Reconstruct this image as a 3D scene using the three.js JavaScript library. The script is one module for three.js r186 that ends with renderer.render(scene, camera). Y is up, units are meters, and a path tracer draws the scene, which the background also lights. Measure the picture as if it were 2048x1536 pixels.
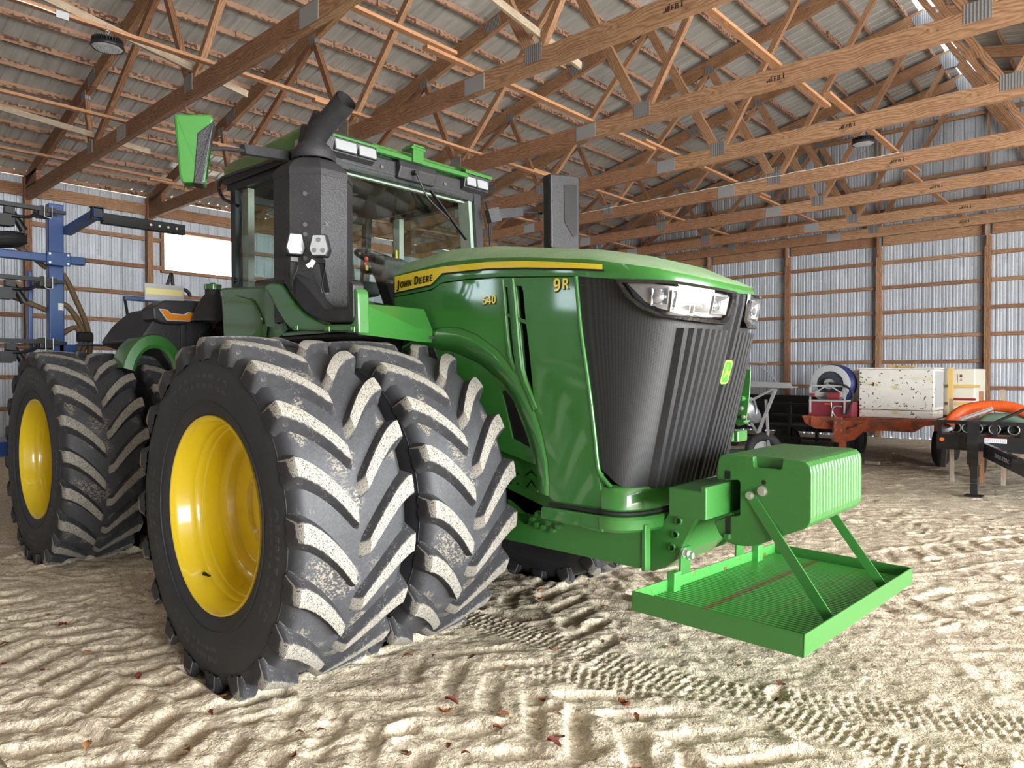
import * as THREE from 'three';
import { mergeGeometries, mergeVertices, toCreasedNormals } from 'three/addons/utils/BufferGeometryUtils.js';
import { RoundedBoxGeometry } from 'three/addons/geometries/RoundedBoxGeometry.js';
import { RectAreaLightUniformsLib } from 'three/addons/lights/RectAreaLightUniformsLib.js';
import { FontLoader } from 'three/addons/loaders/FontLoader.js';
import { TextGeometry } from 'three/addons/geometries/TextGeometry.js';

// ------------------------------------------------------------------ camera, sky, daylight, exposure
const scene = new THREE.Scene();
const R = THREE.MathUtils.degToRad;
const camera = new THREE.PerspectiveCamera(57.16, 2048 / 1536, 0.05, 200);
camera.position.set(4.0, 1.77, 3.99);
camera.rotation.set(R(-0.77), R(42.4), 0, 'YXZ');
scene.background = new THREE.Color().setRGB(0.93, 0.97, 1.0);   // bright overcast sky
scene.backgroundIntensity = 5.5;
RectAreaLightUniformsLib.init();
const renderer = new THREE.WebGLRenderer({ antialias: true });
renderer.toneMapping = THREE.LinearToneMapping;
renderer.toneMappingExposure = 2.4;
renderer.shadowMap.enabled = true;
function daylight(name, w, h, x, y, z, tx, ty, tz, k) {          // daylight through one opening of the shed
  const l = new THREE.RectAreaLight(new THREE.Color().setRGB(0.96, 0.985, 1.0), k, w, h);
  l.name = name; l.position.set(x, y, z); l.lookAt(tx, ty, tz); scene.add(l); return l;
}
const XL = -12.6, XR = 14.0, ZE = -15.4, ZF = 20.7, RIDGE = 0.7, SLOPE = 0.23, EAVE = 5.70;
const DOOR = { z0: -7.0, z1: 7.0, h: 4.7 };
daylight('door_daylight', DOOR.z1 - DOOR.z0, DOOR.h, XR + 0.12, DOOR.h / 2, (DOOR.z0 + DOOR.z1) / 2, 0, DOOR.h / 2, (DOOR.z0 + DOOR.z1) / 2, 9);

// ------------------------------------------------------------------ helpers
let seed = 7;
const rnd = () => { seed = (seed * 1664525 + 1013904223) >>> 0; return seed / 4294967296; };
const rr = (a, b) => a + (b - a) * rnd();
const V = (x, y, z) => new THREE.Vector3(x, y, z);
const clamp = (x, a = 0, b = 1) => Math.min(b, Math.max(a, x));
const smooth = (a, b, x) => { const t = clamp((x - a) / (b - a)); return t * t * (3 - 2 * t); };
const lerp = (a, b, t) => a + (b - a) * t;
const HT = new Float32Array(65536); for (let i = 0; i < 65536; i++) HT[i] = rnd();
const hash = (x, y) => HT[((x & 255) + ((y & 255) << 8)) & 65535];
function vn(x, y, per = 256) {                                     // value noise, repeating every per cells
  const xi = Math.floor(x), yi = Math.floor(y), fx = x - xi, fy = y - yi, u = fx * fx * (3 - 2 * fx), v = fy * fy * (3 - 2 * fy);
  const m = (a) => ((a % per) + per) % per, x0 = m(xi), x1 = m(xi + 1), y0 = m(yi), y1 = m(yi + 1);
  return lerp(lerp(hash(x0, y0), hash(x1, y0), u), lerp(hash(x0, y1), hash(x1, y1), u), v);
}
function fbm(x, y, o = 4, per = 256) { let s = 0, a = 0.5, n = 0; for (let i = 0; i < o; i++) { s += a * vn(x, y, per); n += a; x = x * 2 + 17; y = y * 2 + 31; a *= 0.5; per *= 2; } return s / n; }

// geometry: everything is non-indexed with position, normal, uv (uv in metres)
function boxUV(g, s = 1) {
  const p = g.attributes.position, n = g.attributes.normal, uv = new Float32Array(p.count * 2);
  for (let i = 0; i < p.count; i += 3) {
    let nx = 0, ny = 0, nz = 0;
    for (let k = 0; k < 3; k++) { nx += Math.abs(n.getX(i + k)); ny += Math.abs(n.getY(i + k)); nz += Math.abs(n.getZ(i + k)); }
    for (let k = 0; k < 3; k++) {
      const x = p.getX(i + k), y = p.getY(i + k), z = p.getZ(i + k);
      const [u, v] = nx >= ny && nx >= nz ? [z, y] : ny >= nz ? [x, z] : [x, y];
      uv[(i + k) * 2] = u * s; uv[(i + k) * 2 + 1] = v * s;
    }
  }
  g.setAttribute('uv', new THREE.BufferAttribute(uv, 2)); return g;
}
const raw = (g) => { if (g.index) g = g.toNonIndexed(); for (const k of Object.keys(g.attributes)) if (!['position', 'normal', 'uv'].includes(k)) g.deleteAttribute(k); if (!g.attributes.normal) g.computeVertexNormals(); if (!g.attributes.uv) boxUV(g); return g; };
const E0 = new THREE.Euler(), Q0 = new THREE.Quaternion(), M0 = new THREE.Matrix4();
function at(g, x = 0, y = 0, z = 0, rx = 0, ry = 0, rz = 0) { return g.applyMatrix4(new THREE.Matrix4().makeRotationFromEuler(new THREE.Euler(rx, ry, rz)).setPosition(x, y, z)); }
const box = (w, h, d, x = 0, y = 0, z = 0, rx = 0, ry = 0, rz = 0) => at(boxUV(raw(new THREE.BoxGeometry(w, h, d))), x, y, z, rx, ry, rz);
const rbox = (w, h, d, r, x = 0, y = 0, z = 0, rx = 0, ry = 0, rz = 0) => at(boxUV(raw(new RoundedBoxGeometry(w, h, d, 2, Math.min(r, w / 2.01, h / 2.01, d / 2.01)))), x, y, z, rx, ry, rz);
const cyl = (r0, r1, h, seg = 16, x = 0, y = 0, z = 0, rx = 0, ry = 0, rz = 0, open = false) => at(raw(new THREE.CylinderGeometry(r0, r1, h, seg, 1, open)), x, y, z, rx, ry, rz);
const sph = (r, x = 0, y = 0, z = 0, a = 12, b = 8) => at(raw(new THREE.SphereGeometry(r, a, b)), x, y, z);
const lathe = (pts, seg = 48) => raw(new THREE.LatheGeometry(pts.map(([r, y]) => new THREE.Vector2(r, y)), seg));
const torus = (r, t, x = 0, y = 0, z = 0, rx = 0, ry = 0, rz = 0, a = 8, b = 32, arc = Math.PI * 2) => at(raw(new THREE.TorusGeometry(r, t, a, b, arc)), x, y, z, rx, ry, rz);
function tube(pts, r, seg = 24, rad = 8, tension = 0.5) { const g = new THREE.TubeGeometry(new THREE.CatmullRomCurve3(pts.map((p) => V(...p)), false, 'catmullrom', tension), seg, r, rad); return raw(g); }
function shape(pts, holes = []) {
  const s = new THREE.Shape(pts.map(([x, y]) => new THREE.Vector2(x, y)));
  for (const h of holes) s.holes.push(new THREE.Path(h.map(([x, y]) => new THREE.Vector2(x, y)))); return s;
}
// polygon in xy pushed along +z by depth
function ext(pts, depth, bevel = 0, holes = [], curveSegments = 8) {
  const g = new THREE.ExtrudeGeometry(shape(pts, holes), { depth: Math.max(1e-4, depth - 2 * bevel), bevelEnabled: bevel > 0, bevelThickness: bevel, bevelSize: bevel, bevelOffset: -bevel, bevelSegments: 2, curveSegments });
  return boxUV(raw(g.translate(0, 0, bevel)));
}
// rounded polygon helper: corner radius r
function rpoly(pts, r, n = 4) {
  const out = [], N = pts.length;
  for (let i = 0; i < N; i++) {
    const p = pts[i], a = pts[(i + N - 1) % N], b = pts[(i + 1) % N], q = p[2] ?? r;
    const da = Math.hypot(a[0] - p[0], a[1] - p[1]), db = Math.hypot(b[0] - p[0], b[1] - p[1]), k = Math.min(q, da * 0.45, db * 0.45);
    const A = [p[0] + (a[0] - p[0]) / da * k, p[1] + (a[1] - p[1]) / da * k], B = [p[0] + (b[0] - p[0]) / db * k, p[1] + (b[1] - p[1]) / db * k];
    if (k < 1e-4) { out.push([p[0], p[1]]); continue; }
    for (let j = 0; j <= n; j++) { const t = j / n, u = 1 - t; out.push([u * u * A[0] + 2 * u * t * p[0] + t * t * B[0], u * u * A[1] + 2 * u * t * p[1] + t * t * B[1]]); }
  }
  return out;
}
// straight board between two points: w across, h along the given up direction; u runs along the board
function board(p, q, w, h, upv = [0, 1, 0], off = 0) {
  const a = V(...p), b = V(...q), d = b.clone().sub(a), L = d.length(); d.normalize();
  const s = new THREE.Vector3().crossVectors(d, V(...upv)).normalize(), u = new THREE.Vector3().crossVectors(s, d);
  const g = raw(new THREE.BoxGeometry(L, h, w)), P = g.attributes.position, N = g.attributes.normal, uv = g.attributes.uv, o = rnd() * 5 + off, o2 = rnd();
  for (let i = 0; i < P.count; i++) { const nx = Math.abs(N.getX(i)), ny = Math.abs(N.getY(i)); uv.setXY(i, nx > 0.5 ? o + P.getZ(i) : o + P.getX(i), nx > 0.5 ? o2 + P.getY(i) : ny > 0.5 ? o2 + 0.3 + P.getZ(i) : o2 + P.getY(i)); }
  const m = new THREE.Matrix4().makeBasis(d, u, s); m.setPosition(a.add(b).multiplyScalar(0.5)); return g.applyMatrix4(m);
}
// surface from a grid of points rows[i][j] = [x,y,z]
function grid(rows, closeU = false, flip = false, creased = 0) {
  const nr = rows.length, nc = rows[0].length, pos = [], uv = [], idx = [];
  rows.forEach((r, i) => r.forEach((p, j) => { pos.push(p[0], p[1], p[2]); uv.push(j / (nc - 1), i / (nr - 1)); }));
  for (let i = 0; i < nr - (closeU ? 0 : 1); i++) for (let j = 0; j < nc - 1; j++) { const a = i * nc + j, b = ((i + 1) % nr) * nc + j; flip ? idx.push(a, b, a + 1, a + 1, b, b + 1) : idx.push(a, a + 1, b, a + 1, b + 1, b); }
  let g = new THREE.BufferGeometry(); g.setAttribute('position', new THREE.Float32BufferAttribute(pos, 3)); g.setAttribute('uv', new THREE.Float32BufferAttribute(uv, 2)); g.setIndex(idx); g.computeVertexNormals();
  if (creased) g = toCreasedNormals(g, creased);
  return raw(g);
}
const merge = (list) => list.length === 1 ? list[0] : mergeGeometries(list.map(raw), false);
const bolt = (r, h, x, y, z, rx = 0, ry = 0, rz = 0) => at(merge([cyl(r * 1.35, r * 1.35, h * 0.25, 12, 0, h * 0.125, 0), cyl(r, r * 1.02, h, 6, 0, h * 0.6, 0)]), x, y, z, rx, ry, rz);   // head points along +y before turning
const used = new Map();
function numbered(n) { const k = used.get(n) ?? 0; used.set(n, k + 1); return k ? n + '_' + String(k).padStart(3, '0') : n; }
function mesh(name, geo, mat, parent = scene, tagd) {
  const m = new THREE.Mesh(Array.isArray(geo) ? merge(geo) : geo, mat); m.castShadow = m.receiveShadow = true;
  m.name = parent === scene ? numbered(name) : name; parent.add(m); if (tagd) Object.assign(m.userData, tagd); return m;
}
function thing(name, label, category, group, x = 0, y = 0, z = 0, ry = 0) {
  const o = new THREE.Group(); o.name = numbered(name); o.userData = { label, category }; if (group) o.userData.group = group;
  o.position.set(x, y, z); o.rotation.y = ry; scene.add(o); return o;
}
function structure(name, x = 0, y = 0, z = 0) { const o = new THREE.Group(); o.name = numbered(name); o.userData = { kind: 'structure' }; o.position.set(x, y, z); scene.add(o); return o; }
function copy(o, x, y, z, ry, label, group) { const c = o.clone(); c.name = numbered(o.name.replace(/_\d{3}$/, '')); c.position.set(x, y, z); if (ry !== undefined) c.rotation.y = ry; c.userData = { ...o.userData }; if (label) c.userData.label = label; if (group) c.userData.group = group; scene.add(c); return c; }

// ------------------------------------------------------------------ textures
function dataTex(w, h, f, srgb = true, rx = 1, ry = 1) {
  const d = new Uint8Array(w * h * 4);
  for (let y = 0; y < h; y++) for (let x = 0; x < w; x++) { const c = f(x / w, y / h, x, y), i = (y * w + x) * 4; d[i] = clamp(c[0]) * 255; d[i + 1] = clamp(c[1]) * 255; d[i + 2] = clamp(c[2]) * 255; d[i + 3] = c[3] === undefined ? 255 : clamp(c[3]) * 255; }
  const t = new THREE.DataTexture(d, w, h); t.wrapS = t.wrapT = THREE.RepeatWrapping; t.magFilter = THREE.LinearFilter; t.minFilter = THREE.LinearMipmapLinearFilter; t.generateMipmaps = true;
  if (srgb) t.colorSpace = THREE.SRGBColorSpace; t.repeat.set(rx, ry); t.needsUpdate = true; return t;
}
function canvasTex(w, h, draw) {
  const c = document.createElement('canvas'); c.width = w; c.height = h; draw(c.getContext('2d'), w, h);
  const t = new THREE.CanvasTexture(c); t.colorSpace = THREE.SRGBColorSpace; t.needsUpdate = true; return t;
}
const mat = (c, roughness = 0.6, metalness = 0, o = {}) => { const m = new THREE.MeshPhysicalMaterial({ roughness, metalness, ...o }); Array.isArray(c) ? m.color.setRGB(...c) : m.color.set(c); return m; };

// wood: growth-ring streaks along u, knots; the texture covers 2.4 m x 0.6 m
function woodTex(sd, base, dark, knots = 5, streak = 1) {
  const kn = Array.from({ length: knots }, () => [rr(0, 1), rr(0, 1), rr(0.006, 0.014)]);
  return dataTex(1024, 256, (u, v) => {
    let bend = 0, knot = 0;
    for (const [ku, kv, kr] of kn) { let du = u - ku, dv = v - kv; du -= Math.round(du); dv -= Math.round(dv); du *= 2.4; dv *= 0.6; const r = Math.hypot(du * 0.35, dv); bend += 0.05 * Math.exp(-r * r / 0.0009) * Math.sign(dv || 1); knot = Math.max(knot, 1 - smooth(kr * 0.7, kr * 1.5, Math.hypot(du, dv))); }
    const w = fbm(u * 6 + sd, v * 4, 3, 6) * 0.22, rings = Math.abs(Math.sin((v + bend + w) * 58 + sd * 3)), fine = fbm(u * 12 + sd, v * 160, 2, 12);
    let k = clamp(0.55 * streak * Math.pow(rings, 3) * (0.4 + fbm(u * 3, v * 8, 2, 3)) + 0.45 * (fine - 0.35) + 0.35 * (fbm(u * 2 + sd, v * 3, 3, 2) - 0.5));
    k = Math.max(k, knot * 0.95);
    const s = fbm(u * 40, v * 20 + sd, 2, 40) * 0.08 - 0.04;
    return [lerp(base[0], dark[0], k) + s, lerp(base[1], dark[1], k) + s, lerp(base[2], dark[2], k) + s];
  }, true, 1 / 2.4, 1 / 0.6);
}
const woodTexs = [woodTex(1.3, [0.64, 0.485, 0.36], [0.38, 0.26, 0.18]), woodTex(4.1, [0.6, 0.44, 0.325], [0.35, 0.235, 0.165]), woodTex(7.7, [0.67, 0.52, 0.395], [0.42, 0.3, 0.21], 4)];
const woodFresh = woodTex(2.2, [0.68, 0.5, 0.36], [0.48, 0.33, 0.22], 9, 0.6), woodPale = woodTex(5.2, [0.68, 0.62, 0.54], [0.5, 0.43, 0.36], 4, 0.5);
// purlins carry dark insect mud and scorch-like blotches
const woodPurlinTex = dataTex(1024, 128, (u, v) => {
  const cell = fbm(u * 60, v * 5, 2, 60), blot = smooth(0.44, 0.62, cell) * smooth(0.1, 0.35, v) * (1 - smooth(0.72, 0.95, v)) * smooth(0.35, 0.6, fbm(u * 7 + 3, 0.4, 2, 7) + 0.12), gr = fbm(u * 10, v * 60, 2, 10) * 0.14;
  return [lerp(0.71, 0.44, blot) - gr, lerp(0.58, 0.33, blot) - gr, lerp(0.48, 0.26, blot) - gr * 0.8];
}, true, 1 / 2.4, 1 / 0.14);
const M = {
  wood: woodTexs.map((t) => mat('#ffffff', 0.75, 0, { map: t })),
  woodFresh: mat('#ffffff', 0.7, 0, { map: woodFresh }), woodPale: mat('#ffffff', 0.75, 0, { map: woodPale }),
  purlin: mat('#ffffff', 0.85, 0, { map: woodPurlinTex }),
};
const woodOf = (k) => M.wood[((k % 3) + 3) % 3];
// ------------------------------------------------------------------ the shed: ribbed steel sheets, posts, girts, purlins
// steel sheet seen from inside: rolled profile with a major rib each 0.2134 m and two minor ribs between
const steelWall = dataTex(512, 512, (u, v) => {
  const st = fbm(u * 36, v * 3, 3, 36), sp = smooth(0.72, 0.78, fbm(u * 90, v * 60, 2, 90)), b = 0.74 + (st - 0.5) * 0.1 + (fbm(u * 5, v * 5, 3, 5) - 0.5) * 0.08 - sp * 0.06;
  return [b * 0.955, b * 0.985, b * 1.03];
}, true, 1 / 2.2, 1 / 2.2);
const steelRoof = dataTex(512, 512, (u, v) => { const b = 0.72 + (fbm(u * 30, v * 4, 3, 30) - 0.5) * 0.14 + (fbm(u * 4, v * 4, 3, 4) - 0.5) * 0.12; return [b * 1.0, b, b * 0.985]; }, true, 1 / 2.2, 1 / 2.2);
M.sheet = [0.98, 1.03, 0.93].map((k) => mat([k, k, k], 0.5, 0.25, { map: steelWall }));
M.roofSheet = [0.98, 1.03, 0.93].map((k) => mat([k, k, k], 0.45, 0.35, { map: steelRoof }));
const PITCH = 0.2134, SHEET_W = PITCH * 4;
// cross-section over one sheet width: (s, depth), depth positive = away from the room
function sheetProfile(w) {
  const p = [];
  for (let k = 0; k * PITCH < w - 1e-6; k++) {
    const s = k * PITCH, q = [[0, 0.02], [0.016, 0.02], [0.034, 0], [0.076, 0], [0.083, 0.004], [0.091, 0.004], [0.098, 0], [0.136, 0], [0.143, 0.004], [0.151, 0.004], [0.158, 0], [0.195, 0]];
    for (const [a, d] of q) if (s + a < w) p.push([s + a, d]);
  }
  p.push([w, 0.02]); return p;
}
const sheetCache = new Map();
function sheetGeo(w, h) {              // s along +x, height along +y, rib depth along +z
  const key = w.toFixed(3) + '_' + h.toFixed(3);
  if (!sheetCache.has(key)) {
    const pr = sheetProfile(w), rows = [0, h].map((y) => pr.map(([s, d]) => [s, y, d]));
    const g = raw(toCreasedNormals(grid(rows), 0.3)), P = g.attributes.position, uv = g.attributes.uv;
    for (let i = 0; i < P.count; i++) uv.setXY(i, P.getX(i), P.getY(i));
    sheetCache.set(key, g);
  }
  return sheetCache.get(key);
}
// a run of sheets from s0 to s1 placed by a function (group transform), names wall_panel / roof_panel
function sheetRun(parent, name, s0, s1, y0, h, mats, place, jitter = 0) {
  let k = 0;
  for (let s = s0; s < s1 - 0.05; s += SHEET_W, k++) {
    const w = Math.min(SHEET_W, s1 - s), m = mesh(name, sheetGeo(w, typeof h === 'function' ? h(s + w / 2) : h), mats[(k * 7 + 3) % 3], parent);
    place(m, s, y0); m.position.y += jitter * (k % 2);
  }
}
const trussZ = (k) => 0.13 - 2.286 * (k - 1), FIRST = -8, LAST = 7;     // truss numbers, 7 nearest the end wall
const roofY = (x) => EAVE + SLOPE * (13.3 - Math.abs(x - RIDGE));      // underside of the purlins

// posts: three plies of 2x6 side by side
function postGeo(h, along) {
  const w = 0.14, t = 0.038, g = [];
  for (let k = -1; k <= 1; k++) g.push(board([along === 'z' ? 0 : k * 0.041, 0, along === 'z' ? k * 0.041 : 0], [along === 'z' ? 0 : k * 0.041, h, along === 'z' ? k * 0.041 : 0], t, w, along === 'z' ? [1, 0, 0] : [0, 0, 1]));
  return g;
}
const wallLeft = structure('wall_left'), wallEnd = structure('wall_end'), wallRight = structure('wall_right'), wallFront = structure('wall_front');
const WIN = { z0: -4.17, z1: -2.48, y0: 4.13, y1: 5.0 }, WINS = [0, 7, 9].map((k) => ({ z0: WIN.z0 + 2.286 * k, z1: WIN.z1 + 2.286 * k, y0: WIN.y0, y1: WIN.y1 }));
// left wall: sheets between window bands
{
  const zs = [[ZE, WINS[0].z0], ...WINS.map((w, i) => [w.z1, WINS[i + 1]?.z0 ?? ZF])];
  for (const [a, b] of zs) sheetRun(wallLeft, 'wall_panel', a, b, 0, 5.8, M.sheet, (m, s) => { m.position.set(XL, -0.1, s); m.rotation.y = -Math.PI / 2; });
  for (const w of WINS) {
    sheetRun(wallLeft, 'wall_panel', w.z0, w.z1, 0, w.y0 + 0.1, M.sheet, (m, s) => { m.position.set(XL, -0.1, s); m.rotation.y = -Math.PI / 2; });
    sheetRun(wallLeft, 'wall_panel', w.z0, w.z1, 0, 5.7 - w.y1, M.sheet, (m, s) => { m.position.set(XL, w.y1, s); m.rotation.y = -Math.PI / 2; });
  }
  const girtY = [0.42, 1.1, 1.72, 2.33, 2.945, 3.55, 4.16, 4.775];
  girtY.forEach((y, i) => { for (let k = FIRST; k <= LAST + 1; k++) { const z1 = trussZ(k) - 0.08, z0 = k > LAST ? ZE : trussZ(k + 1) + 0.08, w = WINS.find((q) => y > q.y0 - 0.02 && y < q.y1 + 0.02 && q.z0 > z0 - 0.2 && q.z1 < z1 + 0.2); if (z1 - z0 < 0.2) continue;
    const parts = w ? [[z0, w.z0 - 0.05], [w.z1 + 0.05, z1]] : [[z0, z1]];
    for (const [a, b] of parts) if (b - a > 0.08) mesh('girt', board([XL + 0.045, y, a], [XL + 0.045, y, b], 0.085, i === 0 ? 0.18 : 0.085), woodOf(i + k), wallLeft); } });
  for (let k = FIRST; k <= LAST; k++) { mesh('post', merge(postGeo(5.72, 'z')).translate(XL + 0.11, -0.05, trussZ(k)), woodOf(k), wallLeft); }
  for (let k = FIRST; k <= LAST + 1; k++) { const z1 = trussZ(k) - 0.06, z0 = k > LAST ? ZE : trussZ(k + 1) + 0.06; mesh('eave_board', board([XL + 0.05, 5.42, z0], [XL + 0.05, 5.42, z1], 0.04, 0.24), woodOf(k + 1), wallLeft); }
}
M.glassPane = new THREE.MeshPhysicalMaterial({ color: 0xf4fbff, roughness: 0.02, metalness: 0, transmission: 1, thickness: 0, ior: 1.45 });
WINS.forEach((w, i) => {
  const o = structure('window_' + (i + 1)), zc = (w.z0 + w.z1) / 2, yc = (w.y0 + w.y1) / 2, H = w.y1 - w.y0, L = w.z1 - w.z0;
  const fr = mesh('window_frame', [board([XL + 0.03, w.y0 - 0.03, w.z0 - 0.06], [XL + 0.03, w.y0 - 0.03, w.z1 + 0.06], 0.13, 0.07), board([XL + 0.03, w.y1 + 0.03, w.z0 - 0.06], [XL + 0.03, w.y1 + 0.03, w.z1 + 0.06], 0.13, 0.07), board([XL + 0.03, w.y0, w.z0 - 0.03], [XL + 0.03, w.y1, w.z0 - 0.03], 0.07, 0.13, [1, 0, 0]), board([XL + 0.03, w.y0, w.z1 + 0.03], [XL + 0.03, w.y1, w.z1 + 0.03], 0.07, 0.13, [1, 0, 0])], M.wood[0], o);
  mesh('pane', box(0.006, H + 0.02, L + 0.02, XL - 0.02, yc, zc), M.glassPane, o);
});
// end wall (gable beyond the tractor)
const gableTop = (x) => roofY(x) + 0.1;
sheetRun(wallEnd, 'wall_panel', XL, XR, 0, (x) => gableTop(x) + 0.45, M.sheet, (m, s) => { m.position.set(s + Math.min(SHEET_W, XR - s), -0.1, ZE); m.rotation.y = Math.PI; });
{
  const ys = [0.85, 1.46, 2.08, 2.70, 3.317, 3.938, 4.56];
  const px = []; for (let x = XL + 2.286; x < XR - 0.5; x += 2.286) px.push(x + 0.03);
  ys.forEach((y, i) => { const xs = [XL, ...px, XR]; for (let j = 0; j + 1 < xs.length; j++) mesh('girt', board([xs[j] + 0.07, y, ZE + 0.045], [xs[j + 1] - 0.07, y, ZE + 0.045], 0.085, 0.085), woodOf(i + j), wallEnd); });
  { const xs = [XL, ...px, XR]; for (let j = 0; j + 1 < xs.length; j++) { mesh('girt', board([xs[j] + 0.07, 5.1, ZE + 0.05], [xs[j + 1] - 0.07, 5.1, ZE + 0.05], 0.04, 0.235), woodOf(j), wallEnd); } }
  for (const y of [5.85, 6.5, 7.15, 7.8]) { const hw = 13.3 - (y - EAVE) / SLOPE - 0.3; if (hw > 0.5) mesh('girt', board([RIDGE - hw, y, ZE + 0.045], [RIDGE + hw, y, ZE + 0.045], 0.085, 0.085), woodOf(Math.round(y * 3)), wallEnd); }
  px.forEach((x, i) => mesh('post', merge(postGeo(i % 1 ? 5 : Math.min(gableTop(x) - 0.25, 5.0 + (i % 2) * 0.0), 'x')).translate(x, -0.05, ZE + 0.11), woodOf(i + 1), wallEnd));
  px.forEach((x, i) => mesh('post_brace', board([x, 4.7, ZE + 0.2], [x, Math.min(roofY(x) - 0.3, 8.2), ZE + 0.12 + (i % 2) * 0.02], 0.09, 0.04, [1, 0, 0]), woodOf(i), wallEnd));
}
// right wall with the big open doorway, front gable
{
  const segs = [[ZE, DOOR.z0], [DOOR.z1, ZF]];
  for (const [a, b] of segs) sheetRun(wallRight, 'wall_panel', a, b, 0, 5.8, M.sheet, (m, s, y) => { m.position.set(XR, -0.1, s + Math.min(SHEET_W, b - s)); m.rotation.y = Math.PI / 2; });
  sheetRun(wallRight, 'wall_panel', DOOR.z0, DOOR.z1, 0, 5.7 - DOOR.h, M.sheet, (m, s) => { m.position.set(XR, DOOR.h, s + Math.min(SHEET_W, DOOR.z1 - s)); m.rotation.y = Math.PI / 2; });
  [0.5, 1.72, 2.95, 4.16].forEach((y, i) => { for (const [a, b] of segs) mesh('girt', board([XR - 0.045, y, a], [XR - 0.045, y, b], 0.085, 0.085), woodOf(i), wallRight); });
  for (let k = FIRST; k <= LAST; k++) { const z = trussZ(k); if (z > DOOR.z0 + 0.1 && z < DOOR.z1 - 0.1) mesh('post', merge(postGeo(5.7 - DOOR.h, 'z')).translate(XR - 0.11, DOOR.h, z), woodOf(k), wallRight); else mesh('post', merge(postGeo(5.7, 'z')).translate(XR - 0.11, -0.05, z), woodOf(k), wallRight); }
  mesh('door_header', board([XR - 0.1, DOOR.h + 0.12, DOOR.z0 - 0.3], [XR - 0.1, DOOR.h + 0.12, DOOR.z1 + 0.3], 0.09, 0.28), M.wood[0], wallRight);
  sheetRun(wallFront, 'wall_panel', XL, XR, 0, (x) => gableTop(x) + 0.45, M.sheet, (m, s) => m.position.set(s, -0.1, ZF));
  [0.5, 1.72, 2.95, 4.16, 5.4].forEach((y, i) => mesh('girt', board([XL, y, ZF - 0.045], [XR, y, ZF - 0.045], 0.085, 0.085), woodOf(i), wallFront));
}
// roof: sheets run down the slope, purlins along the shed, translucent ridge cap over an open ridge
const ceiling = structure('ceiling'), RGAP = 0.16, cosS = Math.cos(Math.atan(SLOPE));
for (const side of [-1, 1]) {
  const L = (13.55 - RGAP) / cosS;
  sheetRun(ceiling, 'roof_panel', ZE - 0.3, ZF + 0.2, 0, L, M.roofSheet, (m, s) => {
    m.matrixAutoUpdate = true; const ang = Math.atan(SLOPE);
    // sheet x -> along z, sheet y -> up the slope, sheet z -> outwards
    const up = V(-side * Math.cos(ang), Math.sin(ang), 0), out = V(side * Math.sin(ang), Math.cos(ang), 0), sx = new THREE.Vector3().crossVectors(up, out);
    const b = new THREE.Matrix4().makeBasis(sx, up, out); m.quaternion.setFromRotationMatrix(b);
    const x0 = RIDGE + side * 13.55; m.position.set(x0, roofY(RIDGE + side * 13.3) - SLOPE * 0.25 + 0.1, sx.z > 0 ? s : s + Math.min(SHEET_W, ZF + 0.2 - s));
  });
  for (let i = 0; i < 23; i++) {
    const d = 0.14 + i * 0.588, x = RIDGE + side * (0.2 + d); if (Math.abs(x - RIDGE) > 13.28) continue;
    const y = roofY(x) + 0.05;
    if (side < 0 || i < 12) for (let j = 0; j < 8; j++) { const a = trussZ(8) + 0.5 + j * 4.572 - (i % 2) * 1.4, b = Math.min(a + 4.572 + 0.35, ZF - 0.05), a2 = Math.max(a, ZE + 0.05); if (b - a2 > 0.4) mesh('purlin', board([x + side * ((j % 2) * 0.04), y, a2], [x + side * ((j % 2) * 0.04), y, b], 0.038, 0.094), M.purlin, ceiling); }
    else mesh('purlin', board([x, y, ZE + 0.05], [x, y, ZF - 0.05], 0.038, 0.094), M.purlin, ceiling);
  }
}
M.ridge = new THREE.MeshPhysicalMaterial({ color: 0xf2f6f8, roughness: 0.9, transmission: 0.6, thickness: 0 });
mesh('ridge_cap', [ext([[-0.34, -0.02], [0, 0.065], [0.34, -0.02], [0.34, -0.012], [0, 0.073], [-0.34, -0.012]], ZF - ZE).translate(RIDGE, roofY(RIDGE) + 0.13, ZE)], M.ridge, ceiling);
// ------------------------------------------------------------------ roof trusses
const plateTex = dataTex(64, 64, (u, v) => { const r = 0.5 + 0.5 * Math.sin(u * Math.PI * 2 * 8), b = 0.42 + 0.3 * r * (0.7 + 0.3 * hash(Math.floor(u * 32), Math.floor(v * 32))); return [b, b * 1.01, b * 1.02]; }, true, 4, 4);
M.plate = mat('#ffffff', 0.42, 0.55, { map: plateTex, bumpMap: plateTex, bumpScale: 0.002 });
M.galv = mat([0.42, 0.44, 0.46], 0.45, 0.6);
M.stamp = new THREE.MeshStandardMaterial({ roughness: 0.8, transparent: true, polygonOffset: true, polygonOffsetFactor: -1, map: canvasTex(256, 96, (c, w, h) => {
  c.clearRect(0, 0, w, h); c.fillStyle = '#17120e';
  for (let i = 0; i < 3; i++) c.fillRect(12 + i * 22, 62 - i * 18, 16, 22 + i * 18);
  c.fillRect(80, 12, 5, 72);
  c.font = 'bold 74px sans-serif'; c.fillText('FB', 92, 84); c.fillRect(204, 40, 15, 44); c.fillRect(204, 18, 15, 14);
}) });
const BOT = 5.205, CH = 0.235, topC = (x) => 5.56 + SLOPE * (13.3 - Math.abs(x - RIDGE));   // middle of the top chord
const halfNodes = [{ b: -8.66, t: -8.95 }, { b: -4.98, t: -5.83 }, { b: -1.25, t: -2.56 }];
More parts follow.
